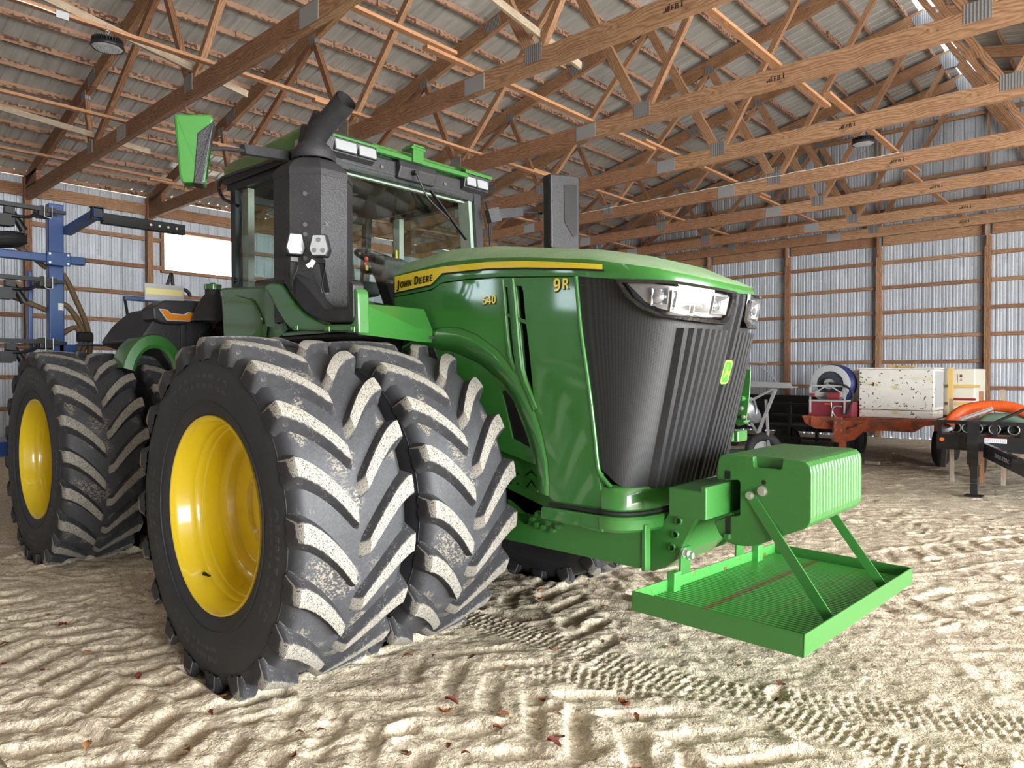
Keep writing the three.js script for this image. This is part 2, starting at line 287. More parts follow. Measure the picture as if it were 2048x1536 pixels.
function truss(label) {
  const o = thing('roof_truss', label, 'truss', 'roof trusses spanning the shed'), D = 0.08, mirror = (x) => 2 * RIDGE - x;
  const XS = [XL + 0.02, -7.28, -2.2, 3.6, 8.68, XR - 0.02];
  for (let i = 0; i + 1 < XS.length; i++) mesh('bottom_chord', board([XS[i], BOT + CH / 2, 0], [XS[i + 1], BOT + CH / 2, 0], D, CH), woodOf(i), o);
  for (const s of [-1, 1]) {
    const X = (d) => RIDGE + s * d, cuts = [13.28, 9.26, 4.8, 0.0];
    for (let i = 0; i < 3; i++) mesh('top_chord', board([X(cuts[i]), topC(X(cuts[i])), 0], [X(cuts[i + 1]), topC(X(cuts[i + 1])), 0], D, CH), woodOf(i + 1), o);
    for (const d of cuts.slice(1, 3)) mesh('nail_plate', box(0.34, 0.17, D + 0.012, X(d), topC(X(d)), 0, 0, 0, -s * Math.atan(SLOPE)), M.plate, o);
  }
  const web = (x0, y0, x1, y1, w, i) => mesh('web', board([x0, y0, 0], [x1, y1, 0], D * 0.95, w, [0, 1, 0.001]), woodOf(i), o);
  const bt = BOT + CH - 0.05;
  for (const s of [0, 1]) for (let i = 0; i < 3; i++) {
    const f = s ? mirror : (x) => x, n = halfNodes[i], nx = halfNodes[i + 1]?.t ?? RIDGE - 0.05;
    web(f(n.b - 0.03), bt, f(n.t), topC(n.t) - 0.09, i === 2 ? 0.14 : 0.09, i); web(f(n.b + 0.05), bt, f(nx), topC(nx) - 0.1, 0.09, i + 1);
    mesh('nail_plate', box(0.24, 0.2, D + 0.012, f(n.b), BOT + CH - 0.03, 0), M.plate, o);
    mesh('nail_plate', box(0.2, 0.14, D + 0.012, f(n.t), topC(n.t) - 0.09, 0), M.plate, o);
  }
  for (const x of [-7.28, -2.2, 3.6, 8.68]) mesh('nail_plate', box(0.34, 0.2, D + 0.012, x, BOT + CH / 2, 0), M.galv, o);
  mesh('peak_plate', ext([[-0.24, 0.02], [0, 0.09], [0.24, 0.02], [0.12, -0.26], [-0.12, -0.26]], D + 0.014).translate(RIDGE, topC(RIDGE) - 0.02, -(D + 0.014) / 2), M.plate, o);
  mesh('heel_block', ext([[XL + 0.02, BOT + CH - 0.02], [XL + 0.02, topC(XL) + 0.08], [XL + 0.9, topC(XL + 0.9) - 0.08], [XL + 0.9, BOT + CH - 0.02]], D).translate(0, 0, -D / 2), M.wood[1], o);
  const st = mesh('stamp', new THREE.PlaneGeometry(0.26, 0.0975), M.stamp, o); st.position.set(0.7, BOT + CH / 2, D / 2 + 0.001);
  return o;
}
const stampX = { 2: 0.54, 3: 0.62, 4: 0.73, 5: 0.81, 6: 0.92, 7: 1.0 };
const trussLabel = 'long wooden roof truss of orange boards with galvanized joint plates';
const truss0 = truss(trussLabel); truss0.position.set(0, 0, trussZ(1));
const trusses = { 1: truss0 };
for (let k = FIRST; k <= LAST + 1; k++) if (k !== 1) { const z = k > LAST ? ZE + 0.2 : trussZ(k); trusses[k] = copy(truss0, 0, 0, z); const s = trusses[k].getObjectByName('stamp'); if (stampX[k]) s.position.x = stampX[k]; }
// braces along the shed, lying on the bottom chords
const braceG = 'long bracing boards lying across the truss chords';
for (const [x, dx] of [[-10.05, 0.03], [-7.25, 0.0], [-4.4, 0.0], [-2.1, 0.05], [0.66, 0.09], [5.5, 0], [8.3, 0]]) {
  const o = thing('brace_board', 'long light orange bracing board lying across the truss bottom chords', 'board', braceG);
  for (let j = 0; j < 8; j++) { const a = ZE + 0.25 + j * 4.5, b = Math.min(a + 4.9, ZF - 0.2); mesh('board', board([x + (j % 2 ? dx : -dx * 0.3), BOT + CH + 0.02 + (j % 2) * 0.038, a], [x + (j % 2 ? dx : -dx * 0.3), BOT + CH + 0.02 + (j % 2) * 0.038, b], 0.088, 0.038), M.woodFresh, o); }
}
for (const [x, p, q] of [[-5.0, [1.75, 5.86], [-0.58, 5.48]], [-8.62, [2.2, 5.75], [-0.7, 5.52]], [-1.25, [-0.8, 5.8], [-2.9, 5.5]]]) {
  const o = thing('diagonal_brace', 'pale grey diagonal brace board nailed past the truss joint', 'board', 'diagonal braces nailed to the truss webs');
  mesh('board', board([x + 0.08, p[1], p[0]], [x + 0.08, q[1], q[0]], 0.038, 0.088), M.woodPale, o);
}
// high bay lamps (switched off)
M.blackMetal = mat([0.014, 0.014, 0.016], 0.45, 0.2);
M.lens = new THREE.MeshPhysicalMaterial({ color: 0xc9ccd0, roughness: 0.25, clearcoat: 1, clearcoatRoughness: 0.08 });
M.cableWhite = mat('#d8d6d0', 0.6); M.cableBlack = mat([0.012, 0.012, 0.013], 0.5);
function highBay(x, y, z, label) {
  const o = thing('high_bay_lamp', label, 'lamp', 'round high bay lamps hung from the bracing boards', x, y, z);
  const fins = []; for (let i = 0; i < 36; i++) { const a = i / 36 * Math.PI * 2; fins.push(box(0.07, 0.05, 0.006, Math.cos(a) * 0.115, 0.055, Math.sin(a) * 0.115, 0, -a, 0)); }
  mesh('body', [lathe([[0, 0.04], [0.09, 0.04], [0.155, 0.03], [0.16, 0.0], [0.15, -0.012], [0.145, -0.004]], 40)], M.blackMetal, o);
  mesh('heat_sink', fins, M.blackMetal, o);
  mesh('driver_housing', [cyl(0.06, 0.08, 0.06, 20, 0, 0.075, 0)], M.blackMetal, o);
  const lens = mesh('lens', [lathe([[0.145, -0.004], [0.1, -0.012], [0, -0.014]], 32)], M.lens, o);
  const dots = []; for (let r = 1; r <= 4; r++) for (let i = 0; i < r * 10; i++) { const a = i / (r * 10) * Math.PI * 2; dots.push(cyl(0.006, 0.006, 0.004, 6, Math.cos(a) * r * 0.03, -0.016, Math.sin(a) * r * 0.03)); }
  mesh('diode', dots, mat('#8d9094', 0.3), lens);
  mesh('hook', [cyl(0.004, 0.004, 0.09, 6, 0, 0.215, 0), torus(0.018, 0.004, 0, 0.135, 0, 0, 0, 0), cyl(0.01, 0.014, 0.03, 10, 0, 0.11, 0), torus(0.016, 0.003, 0, 0.165, 0, 0, Math.PI / 2, 0)], M.galv, o);
  return o;
}
highBay(-4.2, 5.22, 1.34, 'black round high bay lamp hung beside a junction box and cable');
highBay(0.76, 5.2, -7.3, 'black round high bay lamp hung from the brace near the end wall');
{
  const o = thing('junction_box', 'small grey junction box screwed to the bracing board', 'junction box');
  mesh('box_body', rbox(0.03, 0.07, 0.11, 0.004, -4.34, 5.46, 1.72), M.galv, o); mesh('cover', box(0.004, 0.075, 0.115, -4.322, 5.46, 1.72), M.galv, o);
  const c = thing('lamp_cable', 'black cable running along the bracing board from box to lamp', 'cable');
  mesh('black_cable', tube([[-4.335, 5.46, 1.66], [-4.335, 5.45, 1.55], [-4.335, 5.46, 1.44], [-4.3, 5.43, 1.36], [-4.21, 5.38, 1.34]], 0.006), M.cableBlack, c);
  mesh('white_cable', tube([[-4.335, 5.46, 1.78], [-4.335, 5.47, 2.0], [-4.335, 5.465, 2.4], [-4.335, 5.47, 3.5]], 0.006), M.cableWhite, c);
  const d = thing('lighting_cable', 'thin white cable stapled along the top of a truss chord', 'cable');
  const pts = []; for (let i = 0; i <= 24; i++) { const x = -6 + i * 0.285; pts.push([x, BOT + CH + 0.008 - 0.012 * Math.abs(Math.sin(i * 1.57)), trussZ(5) + 0.045]); }
  mesh('white_cable', tube(pts, 0.006, 90, 6), M.cableWhite, d);
  const cl = []; for (let i = 0; i < 12; i++) cl.push(box(0.012, 0.016, 0.02, -6 + i * 0.57, BOT + CH + 0.008, trussZ(5) + 0.04)); mesh('staples', cl, M.cableWhite, d);
}
// ------------------------------------------------------------------ sand floor with wheel tracks
const sandTex = dataTex(1024, 1024, (u, v) => {
  const g = hash(Math.floor(u * 1024) * 7 + 3, Math.floor(v * 1024) * 13 + 5), f = fbm(u * 220, v * 220, 2, 220), c = fbm(u * 9, v * 9, 4, 9), dk = smooth(0.7, 0.78, fbm(u * 120 + 9, v * 120, 2, 120));
  const b = 0.84 + (g - 0.5) * 0.3 + (f - 0.5) * 0.22 + (c - 0.5) * 0.1 - dk * 0.16;
  return [b * 1.0, b * (0.935 + (c - 0.5) * 0.02), b * 0.825];
}, true, 1 / 3.1, 1 / 3.1);
const sandBump = dataTex(1024, 1024, (u, v) => { const b = 0.45 * fbm(u * 150, v * 150, 3, 150) + 0.35 * fbm(u * 44, v * 44, 3, 44) + 0.2 * hash(Math.floor(u * 1024), Math.floor(v * 1024)); return [b, b, b]; }, false, 1 / 1.7, 1 / 1.7);
M.sand = mat('#ffffff', 0.96, 0, { map: sandTex, bumpMap: sandBump, bumpScale: 0.013 });
M.sand.specularIntensity = 0.25;
const pulse = (f, a, b, s) => smooth(a - s, a + s, f) * (1 - smooth(b - s, b + s, f));
const frac = (x) => x - Math.floor(x);
// wheel tracks: origin, heading (degrees from +x towards -z), length range, half width, lug pitch, depth
const tracks = [
  { x: 0.9, z: -0.9, a: 62, l: [-9, 12], hw: 0.34, p: 0.3, d: 0.03, k: 0.55 },
  { x: 3.2, z: -2.4, a: 20, l: [-7, 5], hw: 0.36, p: 0.34, d: 0.03, k: 0.8 },
  { x: 1.2, z: 2.1, a: 33, l: [-6, 6], hw: 0.33, p: 0.31, d: 0.032, k: 0.7 },
  { x: 0.6, z: 3.1, a: 14, l: [-5, 6], hw: 0.36, p: 0.33, d: 0.035, k: 0.85 },
  { x: 2.6, z: 1.0, a: -38, l: [-3.5, 4], hw: 0.34, p: 0.3, d: 0.03, k: 0.8 },
  { x: -1.9, z: 2.7, a: 8, l: [-6, 4], hw: 0.34, p: 0.27, d: 0.034, k: 0.5 },
  { x: -3.2, z: 3.3, a: -12, l: [-4, 5], hw: 0.36, p: 0.3, d: 0.034, k: 0.6 },
  { x: 0.9, z: 1.02, a: 0, l: [-0.2, 5.2], hw: 0.35, p: 0.31, d: 0.042, k: 0.85 },
  { x: 0.9, z: 1.85, a: 0, l: [-0.2, 4.2], hw: 0.35, p: 0.31, d: 0.036, k: 0.85 },
  { x: 2.3, z: 0.3, a: 27, l: [-1.4, 5], hw: 0.13, p: 0.055, d: 0.012, k: 0.2, fine: 1 },
  { x: 1.3, z: 0.4, a: 2, l: [-1.2, 2.2], hw: 0.12, p: 0.05, d: 0.012, k: 0.2, fine: 1 },
  { x: 2.7, z: 1.9, a: 48, l: [-1.2, 3], hw: 0.13, p: 0.055, d: 0.012, k: 0.2, fine: 1 },
].map((t) => ({ ...t, c: Math.cos(R(t.a)), s: Math.sin(R(t.a)) }));
const prints = Array.from({ length: 60 }, () => ({ x: rr(-4, 7), z: rr(-9, 3.2), a: rr(0, 6.28) }));   // hoof- and boot-like dents
function groundH(x, z) {
  const wx = x + 0.05 * (vn(x * 3.1 + 5, z * 3.1) - 0.5), wz = z + 0.05 * (vn(x * 3.1, z * 3.1 + 40) - 0.5);
  let h = 0.05 * (fbm(x * 0.8 + 20, z * 0.8 + 11, 3) - 0.5);
  const rip = fbm(x * 2 + 3, z * 2 + 8, 2), dir = x * 0.62 + z * 0.78;
  h += 0.006 * Math.sin(dir * 26 + 5 * (rip - 0.5) * 6) * smooth(0.35, 0.7, fbm(x * 1.1 + 50, z * 1.1 + 3, 2)) + 0.024 * (fbm(x * 7 + 1, z * 7 + 2, 3) - 0.5);
  for (const t of tracks) {
    const dx = wx - t.x, dz = wz - t.z, s = dx * t.c - dz * t.s, w = dx * t.s + dz * t.c, aw = Math.abs(w);
    if (aw > t.hw + 0.1 || s < t.l[0] - 0.2 || s > t.l[1] + 0.2) continue;
    const ends = smooth(t.l[0] - 0.2, t.l[0] + 0.3, s) * (1 - smooth(t.l[1] - 0.4, t.l[1] + 0.2, s)), m = (1 - smooth(t.hw - 0.03, t.hw + 0.05, aw)) * ends * (0.55 + 0.45 * smooth(0.3, 0.55, fbm(x * 1.7 + t.a, z * 1.7 + t.x, 2)));
    let q;
    if (t.fine) q = -t.d * 0.9 + t.d * 1.3 * (Math.sin(s / t.p * 6.283 + (w > 0 ? 1 : 2)) > 0 ? 1 : 0) * (Math.abs(Math.sin(aw / 0.04 * 1.6)) > 0.35 ? 1 : 0);
    else {
      const f = frac(s / t.p + (w > 0 ? 0.5 : 0) - t.k * aw / t.p * (0.8 + 0.4 * aw));
      const lug = pulse(f, 0.1, 0.52, 0.07) * smooth(0.0, 0.06, aw) ;
      q = -t.d * 0.5 * lug + t.d * 0.24 * (1 - lug) + 0.012 * (fbm(x * 16, z * 16, 2) - 0.5);
      q += 0.25 * h;
    }
    h = lerp(h, q, m);
    h += 0.011 * pulse(aw, t.hw + 0.01, t.hw + 0.08, 0.03) * ends * (t.fine ? 0.3 : 1);      // pushed-up edge
  }
  for (const p of prints) { const dx = x - p.x, dz = z - p.z; if (dx * dx + dz * dz > 0.04) continue; const u = dx * Math.cos(p.a) + dz * Math.sin(p.a), v = -dx * Math.sin(p.a) + dz * Math.cos(p.a), r = Math.hypot(u / 1.8, v); h += -0.03 * (1 - smooth(0.02, 0.06, r)) + 0.012 * pulse(r, 0.06, 0.085, 0.015); }
  // tyres press into the sand
  for (const zc of [1.85, 1.02, -1.02, -1.85]) for (const xc of [0, -3.91]) { const d = Math.max(Math.abs(x - xc) - 0.22, Math.abs(z - zc + (xc < -1 ? 0.08 : 0)) - 0.3); if (d < 0.2) h = Math.max(lerp(-0.045, h, smooth(0, 0.14, d)), -0.05) + 0.025 * pulse(d, 0.08, 0.16, 0.04); }
  h += 0.011 * (fbm(x * 19 + 4, z * 19 + 9, 3) - 0.5) + 0.006 * smooth(0.6, 0.72, fbm(x * 11 + 70, z * 11, 2));
  return h + 0.2 * smooth(-10, -15, z) + 0.22 * smooth(-9, -12.4, x);
}
function groundPatch(x0, x1, z0, z1, step, drop = 0) {
  const nx = Math.round((x1 - x0) / step), nz = Math.round((z1 - z0) / step), pos = new Float32Array((nx + 1) * (nz + 1) * 3), uv = new Float32Array((nx + 1) * (nz + 1) * 2), idx = new Uint32Array(nx * nz * 6);
  let k = 0;
  for (let j = 0; j <= nz; j++) for (let i = 0; i <= nx; i++) { const x = x0 + (x1 - x0) * i / nx, z = z0 + (z1 - z0) * j / nz, n = j * (nx + 1) + i; pos[n * 3] = x; pos[n * 3 + 1] = groundH(x, z) - drop; pos[n * 3 + 2] = z; uv[n * 2] = x; uv[n * 2 + 1] = z; }
  for (let j = 0; j < nz; j++) for (let i = 0; i < nx; i++) { const a = j * (nx + 1) + i, b = a + nx + 1; idx[k++] = a; idx[k++] = b; idx[k++] = a + 1; idx[k++] = a + 1; idx[k++] = b; idx[k++] = b + 1; }
  const g = new THREE.BufferGeometry(); g.setAttribute('position', new THREE.BufferAttribute(pos, 3)); g.setAttribute('uv', new THREE.BufferAttribute(uv, 2)); g.setIndex(new THREE.BufferAttribute(idx, 1)); g.computeVertexNormals(); return g;
}
const floor0 = structure('floor');
{ // fine patch in view, coarser sand around it, yard outside
  const A = [-4.2, 5.4, -6.5, 3.2];
  mesh('sand', groundPatch(A[0], A[1], A[2], A[3], 0.0155), M.sand, floor0);
  const o = 0.1;
  for (const [a, b, c, d, s, dr] of [[-12.6, A[0] + o, -15.4, 6, 0.06, 0.012], [A[0], A[1], -15.4, A[2] + o, 0.045, 0.012], [A[1] - o, 14.2, -15.4, 6, 0.09, 0.012], [A[0], A[1], A[3] - o, 6, 0.08, 0.012], [-12.6, 14.2, 6, 20.7, 0.3, 0.01]])
    mesh('sand', groundPatch(a, b, c, d, s, dr), M.sand, floor0);
}
M.yard = mat('#ffffff', 0.95, 0, { map: sandTex });
const yard = mesh('yard', [box(40, 0.2, 90, 14.1 + 20, -0.14, 2), box(40, 0.2, 90, XL - 20, -0.14, 2)], M.yard); yard.userData.kind = 'structure';
// dry leaves and twigs on the sand
{
  const leafM = ['#7a3f22', '#8d5a34', '#5d3220', '#a2754a', '#6a2d24'].map((c) => mat(c, 0.8));
  const leafGeo = Array.from({ length: 4 }, (_, q) => { const rows = []; for (let i = 0; i <= 6; i++) { const t = i / 6, w = 0.016 * Math.sin(Math.PI * (0.08 + 0.9 * t)) * (1 + 0.25 * Math.sin(t * 14 + q)), c = []; for (let j = -1; j <= 1; j++) c.push([(t - 0.5) * 0.062, 0.006 + 0.014 * Math.abs(j) * (q % 2 ? 1 : 0.4) + 0.012 * Math.sin(t * 3 + q), j * w]); rows.push(c); } return grid(rows); });
  const spots = [[0.9, 2.15], [0.7, 2.6], [1.9, 1.35], [1.25, 1.5], [1.55, 1.75], [2.3, 1.3], [2.05, 1.95], [1.1, 2.3], [0.3, 2.9], [-1.6, 2.5], [-2.0, 2.9], [-1.2, 2.9]];
  for (let i = 0; i < 58; i++) spots.push(i < 40 ? [rr(0.2, 3.6), rr(-0.6, 2.6)] : [rr(-3.8, 0.5), rr(2.35, 3.3)]);
  spots.forEach(([x, z], i) => { const m = mesh('dry_leaf', leafGeo[i % 4], leafM[i % 5]); m.position.set(x, groundH(x, z) + 0.004, z); m.rotation.set(rr(-0.35, 0.35), rr(0, 6.3), rr(-0.35, 0.35)); const s = rr(0.6, 1.25); m.scale.set(s, s, s); Object.assign(m.userData, { label: 'small curled brown dry leaf lying on the tracked sand', category: 'leaf', group: 'dry leaves scattered on the sand' }); });
}
// ------------------------------------------------------------------ tractor: materials, wheels
const font = await new FontLoader().loadAsync('fonts/droid/droid_sans_bold.typeface.json');
const peel = dataTex(256, 256, (u, v) => { const b = fbm(u * 60, v * 60, 2, 60); return [b, b, b]; }, false, 1 / 0.35, 1 / 0.35);
const GREEN = [0.036, 0.175, 0.03];
M.green = mat(GREEN, 0.35, 0, { clearcoat: 1, clearcoatRoughness: 0.06 });
const dustGreen = dataTex(512, 512, (u, v) => { const d = 0.52 + 0.45 * fbm(u * 5, v * 5, 3, 5) + 0.18 * (fbm(u * 90, v * 90, 2, 90) - 0.5), k = clamp(d); return [lerp(0.24, 0.62, k), lerp(0.46, 0.7, k), lerp(0.22, 0.57, k)]; }, true, 1 / 1.1, 1 / 1.1);
M.greenDusty = mat('#ffffff', 0.6, 0, { map: dustGreen });                 // dust lying on upward faces of the hood
M.greenCast = mat([0.036, 0.175, 0.03], 0.42, 0, { clearcoat: 0.5, clearcoatRoughness: 0.25, bumpMap: peel, bumpScale: 0.0012 });
M.greenFlat = mat([0.04, 0.19, 0.034], 0.4, 0, { clearcoat: 0.35, clearcoatRoughness: 0.25 });
M.yellow = mat([0.8, 0.58, 0.012], 0.35, 0, { clearcoat: 0.8, clearcoatRoughness: 0.1 });
M.decalYellow = mat([0.82, 0.62, 0.03], 0.4, 0, { clearcoat: 0.6, clearcoatRoughness: 0.1 });
M.decalBlack = mat([0.012, 0.012, 0.012], 0.4);
const plasticTex = dataTex(512, 512, (u, v) => { const s = smooth(0.72, 0.86, fbm(u * 150, v * 150, 2, 150)), b = 0.17 + 0.05 * (fbm(u * 6, v * 6, 4, 6) - 0.5) + s * 0.1; return [b, b, b * 1.06]; }, true, 1 / 0.8, 1 / 0.8);
M.plastic = mat('#ffffff', 0.48, 0, { map: plasticTex, bumpMap: peel, bumpScale: 0.0015 });
M.black = mat([0.012, 0.012, 0.013], 0.4);
M.blackGloss = mat([0.008, 0.008, 0.009], 0.15, 0, { clearcoat: 1, clearcoatRoughness: 0.05 });
M.rubberPlain = mat([0.014, 0.014, 0.015], 0.75);
M.steel = mat([0.55, 0.55, 0.56], 0.35, 0.9);
M.zinc = mat([0.6, 0.6, 0.56], 0.4, 0.85);
// tyre rubber: v runs over the section (0 = outer bead, 1 = inner bead), sand grains caught on the tread
const tyreTex = dataTex(2048, 512, (u, v) => {
  const tread = smooth(0.33, 0.38, v) * (1 - smooth(0.62, 0.67, v)), shoulder = smooth(0.27, 0.34, v) * (1 - smooth(0.66, 0.73, v));
  const patch = smooth(0.56, 0.74, fbm(u * 46, v * 13, 3, 46)), grain = smooth(0.45, 0.6, fbm(u * 1000, v * 300, 2, 1000)), k = clamp(patch * grain * (tread + shoulder * 0.5) * 0.8 + 0.13 * tread * grain), film = 0.07 * tread * (0.4 + fbm(u * 20, v * 9, 2, 20));
  const b = 0.185 + film + 0.03 * (fbm(u * 60, v * 40, 2, 60) - 0.5);
  return [lerp(b, 0.54, k), lerp(b * 1.02, 0.51, k), lerp(b * 1.09, 0.45, k)];
}, true);
M.tyre = mat('#ffffff', 0.62, 0, { map: tyreTex });
// lugs: v across (0..1), the worn top in the middle is caked with sand, the flanks show rubber
const lugTex = dataTex(512, 256, (u, v) => {
  const e = 0.05 * (fbm(u * 26, v * 6, 2, 26) - 0.5), top = smooth(0.31 + e, 0.36 + e, v) * (1 - smooth(0.64 + e, 0.69 + e, v)), grain = fbm(u * 150, v * 80, 2, 150), k = clamp(top * smooth(0.22, 0.42, grain) * 0.95 + (1 - top) * 0.5 * smooth(0.62, 0.72, fbm(u * 90, v * 40, 2, 90)) * smooth(0.5, 0.7, fbm(u * 7, v * 3, 2, 7)));
  const b = 0.2 + 0.05 * (fbm(u * 20, v * 10, 2, 20) - 0.5), s = 0.1 * (grain - 0.5);
  return [lerp(b, 0.63 + s, k), lerp(b, 0.61 + s, k), lerp(b * 1.05, 0.565 + s, k)];
}, true);
M.lug = mat('#ffffff', 0.8, 0, { map: lugTex });

const tractor = thing('tractor', 'large green articulated tractor with yellow rims and dual tires on each corner', 'tractor');
const TR = 1.035, prof = [[0.553, 0.292], [0.575, 0.318], [0.61, 0.335], [0.69, 0.356], [0.775, 0.362], [0.85, 0.356], [0.91, 0.343], [0.945, 0.325], [0.965, 0.29], [0.974, 0.22], [0.979, 0.12], [0.981, 0]];
const baseR = (w) => { w = Math.abs(w); for (let i = prof.length - 1; i > 5; i--) if (w <= prof[i - 1][1]) { const [r0, w0] = prof[i], [r1, w1] = prof[i - 1]; return lerp(r0, r1, (w - w0) / (w1 - w0)); } return 0.91; };
const fullProf = [...prof, ...prof.slice(0, -1).reverse().map(([r, w]) => [r, -w])];
const carcassGeo = (() => { // around z, outer side +z; v = section parameter
  const rows = []; for (let i = 0; i <= 120; i++) { const a = i / 120 * Math.PI * 2; rows.push(fullProf.map(([r, w]) => [Math.cos(a) * r, Math.sin(a) * r, w])); }
  const g = grid(rows), uv = g.attributes.uv; for (let i = 0; i < uv.count; i++) uv.setXY(i, uv.getY(i), uv.getX(i));
  // raised rim-guard line
  return merge([g, (() => { const q = torus(0.655, 0.006, 0, 0, 0.349, 0, 0, 0, 6, 90); const u = q.attributes.uv; for (let i = 0; i < u.count; i++) u.setXY(i, 0.3, 0.12); return q; })(), (() => { const q = torus(0.885, 0.005, 0, 0, 0.347, 0, 0, 0, 6, 90); const u = q.attributes.uv; for (let i = 0; i < u.count; i++) u.setXY(i, 0.3, 0.12); return q; })()]);
})();
function lugGeo(side) {
  const rows = [], N = 14, SW = R(17.5);
  const section = (w, th, top, hwT, hwB, base) => {
    const q = [[-hwB, base], [-hwT - 0.008, top - 0.012], [-hwT, top], [0, top + 0.003], [hwT, top], [hwT + 0.008, top - 0.012], [hwB, base]];
    return q.map(([c, r]) => { const a = th + c / r; return [Math.cos(a) * r, Math.sin(a) * r, side * w]; });
  };
  for (let i = 0; i <= N; i++) {
    const t = i / N, w = lerp(0.012, 0.342, t), th = SW * (1 - Math.pow(1 - t, 1.45)), wide = lerp(0.043, 0.05, t), b = baseR(w) - 0.012, e = Math.min(1, 0.3 + t * 14);
    rows.push(section(w, th, lerp(b + 0.01, lerp(TR, TR - 0.012, t * t), e), wide * (0.75 + 0.25 * e), wide + 0.024 + 0.02 * t, b));
  }
  rows.push(section(0.357, SW * 1.005, 1.0, 0.043, 0.07, 0.9)); rows.push(section(0.361, SW * 1.01, 0.95, 0.034, 0.058, 0.89)); rows.push(section(0.358, SW * 1.01, 0.89, 0.01, 0.02, 0.88));
  rows.unshift(section(0.0, -0.004, baseR(0) - 0.006, 0.03, 0.05, baseR(0) - 0.012));
  const g = raw(toCreasedNormals(grid(rows, false, side < 0), 0.9)), uv = g.attributes.uv;
  const map = [0.02, 0.3, 0.345, 0.5, 0.655, 0.7, 0.98];
  for (let i = 0; i < uv.count; i++) { const t = uv.getY(i) * 17; uv.setXY(i, t / 17 * 0.9, t > 15.4 ? 0.05 : map[Math.round(uv.getX(i) * 6)]); }
  return g;
}
const lugGeos = [lugGeo(1), lugGeo(-1)];
const arcText = (txt, size, rad, a0, step, z) => { // letters stand on the sidewall, tops outwards, reading clockwise from outside
  const out = []; [...txt].forEach((ch, i) => { if (ch === ' ') return; const g = new TextGeometry(ch, { font, size, depth: 0.006, curveSegments: 4 }); g.computeBoundingBox(); const cx = (g.boundingBox.max.x + g.boundingBox.min.x) / 2; g.translate(-cx, 0, 0); const a = a0 - i * step; g.rotateZ(a - Math.PI / 2); g.translate(Math.cos(a) * rad, Math.sin(a) * rad, z); out.push(boxUV(raw(g))); }); return out;
};
M.lettering = mat([0.04, 0.04, 0.042], 0.5);
const letterGeo = merge([...arcText('OMNIBIB', 0.085, 0.735, R(278), R(6.6), 0.355), ...arcText('710/70R42', 0.08, 0.735, R(120), R(6.1), 0.355), ...arcText('OMNIBIB', 0.085, 0.735, R(8), R(6.6), 0.355), ...arcText('710/70R42', 0.08, 0.735, R(215), R(6.1), 0.355)]);
const rimBarrelGeo = merge([(() => { const p = [[0.548, 0.286], [0.566, 0.306], [0.575, 0.318], [0.572, 0.327], [0.562, 0.325], [0.548, 0.308], [0.538, 0.29], [0.532, 0.25], [0.521, 0.232], [0.518, 0.195], [0.508, 0.18], [0.505, 0.15], [0.495, 0.138], [0.49, 0.04], [0.492, -0.12], [0.52, -0.2], [0.533, -0.25], [0.54, -0.29], [0.562, -0.325], [0.575, -0.318], [0.56, -0.295], [0.545, -0.25], [0.5, -0.14], [0.5, 0.14], [0.548, 0.25], [0.548, 0.286]]; const rows = []; for (let i = 0; i <= 96; i++) { const a = i / 96 * 6.283185; rows.push(p.map(([r, w]) => [Math.cos(a) * r, Math.sin(a) * r, w])); } return raw(toCreasedNormals(grid(rows), 0.5)); })()]);
const rimDiscGeo = (() => { const p = [[0.494, 0.05], [0.44, 0.046], [0.415, 0.03], [0.395, -0.015], [0.34, -0.025], [0.26, -0.025], [0.24, -0.05], [0.1, -0.06], [0.0, -0.06]]; const rows = []; for (let i = 0; i <= 72; i++) { const a = i / 72 * 6.283185; rows.push(p.map(([r, w]) => [Math.cos(a) * r, Math.sin(a) * r, w])); } const g = [raw(toCreasedNormals(grid(rows), 0.5))]; return merge(g); })();
const valveGeo = merge([cyl(0.007, 0.009, 0.05, 8, 0, 0, 0), cyl(0.011, 0.011, 0.018, 8, 0, 0.03, 0)]);
const wheelSpots = [];
for (const [x, dz] of [[0, 0], [-3.91, -0.08]]) for (const z of [1.85, 1.02, -1.02, -1.85]) wheelSpots.push([x, z + dz, x === 0 ? 0.06 : 0.11]);
for (const [x, z, phase] of wheelSpots) {
  const flip = z < 0, name = 'tire', outer = Math.abs(z) > 1.5;
  const t = mesh(name, carcassGeo, M.tyre, tractor); t.position.set(x, 0.962, z); if (flip) t.rotation.y = Math.PI; 
  // turned-about tyres keep the same tread heading: mirror the lug phase through a second half turn
  for (let s = 0; s < 2; s++) for (let k = 0; k < 20; k++) { const l = mesh('tread_lug', lugGeos[s], M.lug, t); const a = R(18) * k + (s ? R(9) : 0) + phase; if (flip) { l.rotation.y = Math.PI; l.rotation.order = 'YXZ'; l.rotation.z = a; } else l.rotation.z = a; }
  if (outer && !flip) mesh('sidewall_lettering', letterGeo, M.lettering, t);
  const r = mesh('rim', rimBarrelGeo, M.yellow, tractor, { label: 'yellow painted steel wheel rim' }); r.position.set(x, 0.962, z); if (flip) r.rotation.y = Math.PI;
  mesh('wheel_disc', rimDiscGeo, M.yellow, r);
  const v = mesh('valve_stem', valveGeo, M.rubberPlain, r); const va = x === 0 ? R(236) : R(70); v.position.set(Math.cos(va) * 0.512, Math.sin(va) * 0.512, 0.215); v.rotation.set(0.9, 0, va + Math.PI / 2, 'ZXY');
}
for (const [x, dz] of [[0, 0], [-3.91, -0.08]]) mesh('axle', [cyl(0.085, 0.085, 3.4, 20, x, 0.962, dz, Math.PI / 2), cyl(0.24, 0.2, 0.5, 24, x, 0.962, 0.42 + dz, Math.PI / 2), cyl(0.2, 0.24, 0.5, 24, x, 0.962, -0.42 + dz, Math.PI / 2)], M.greenCast, tractor);
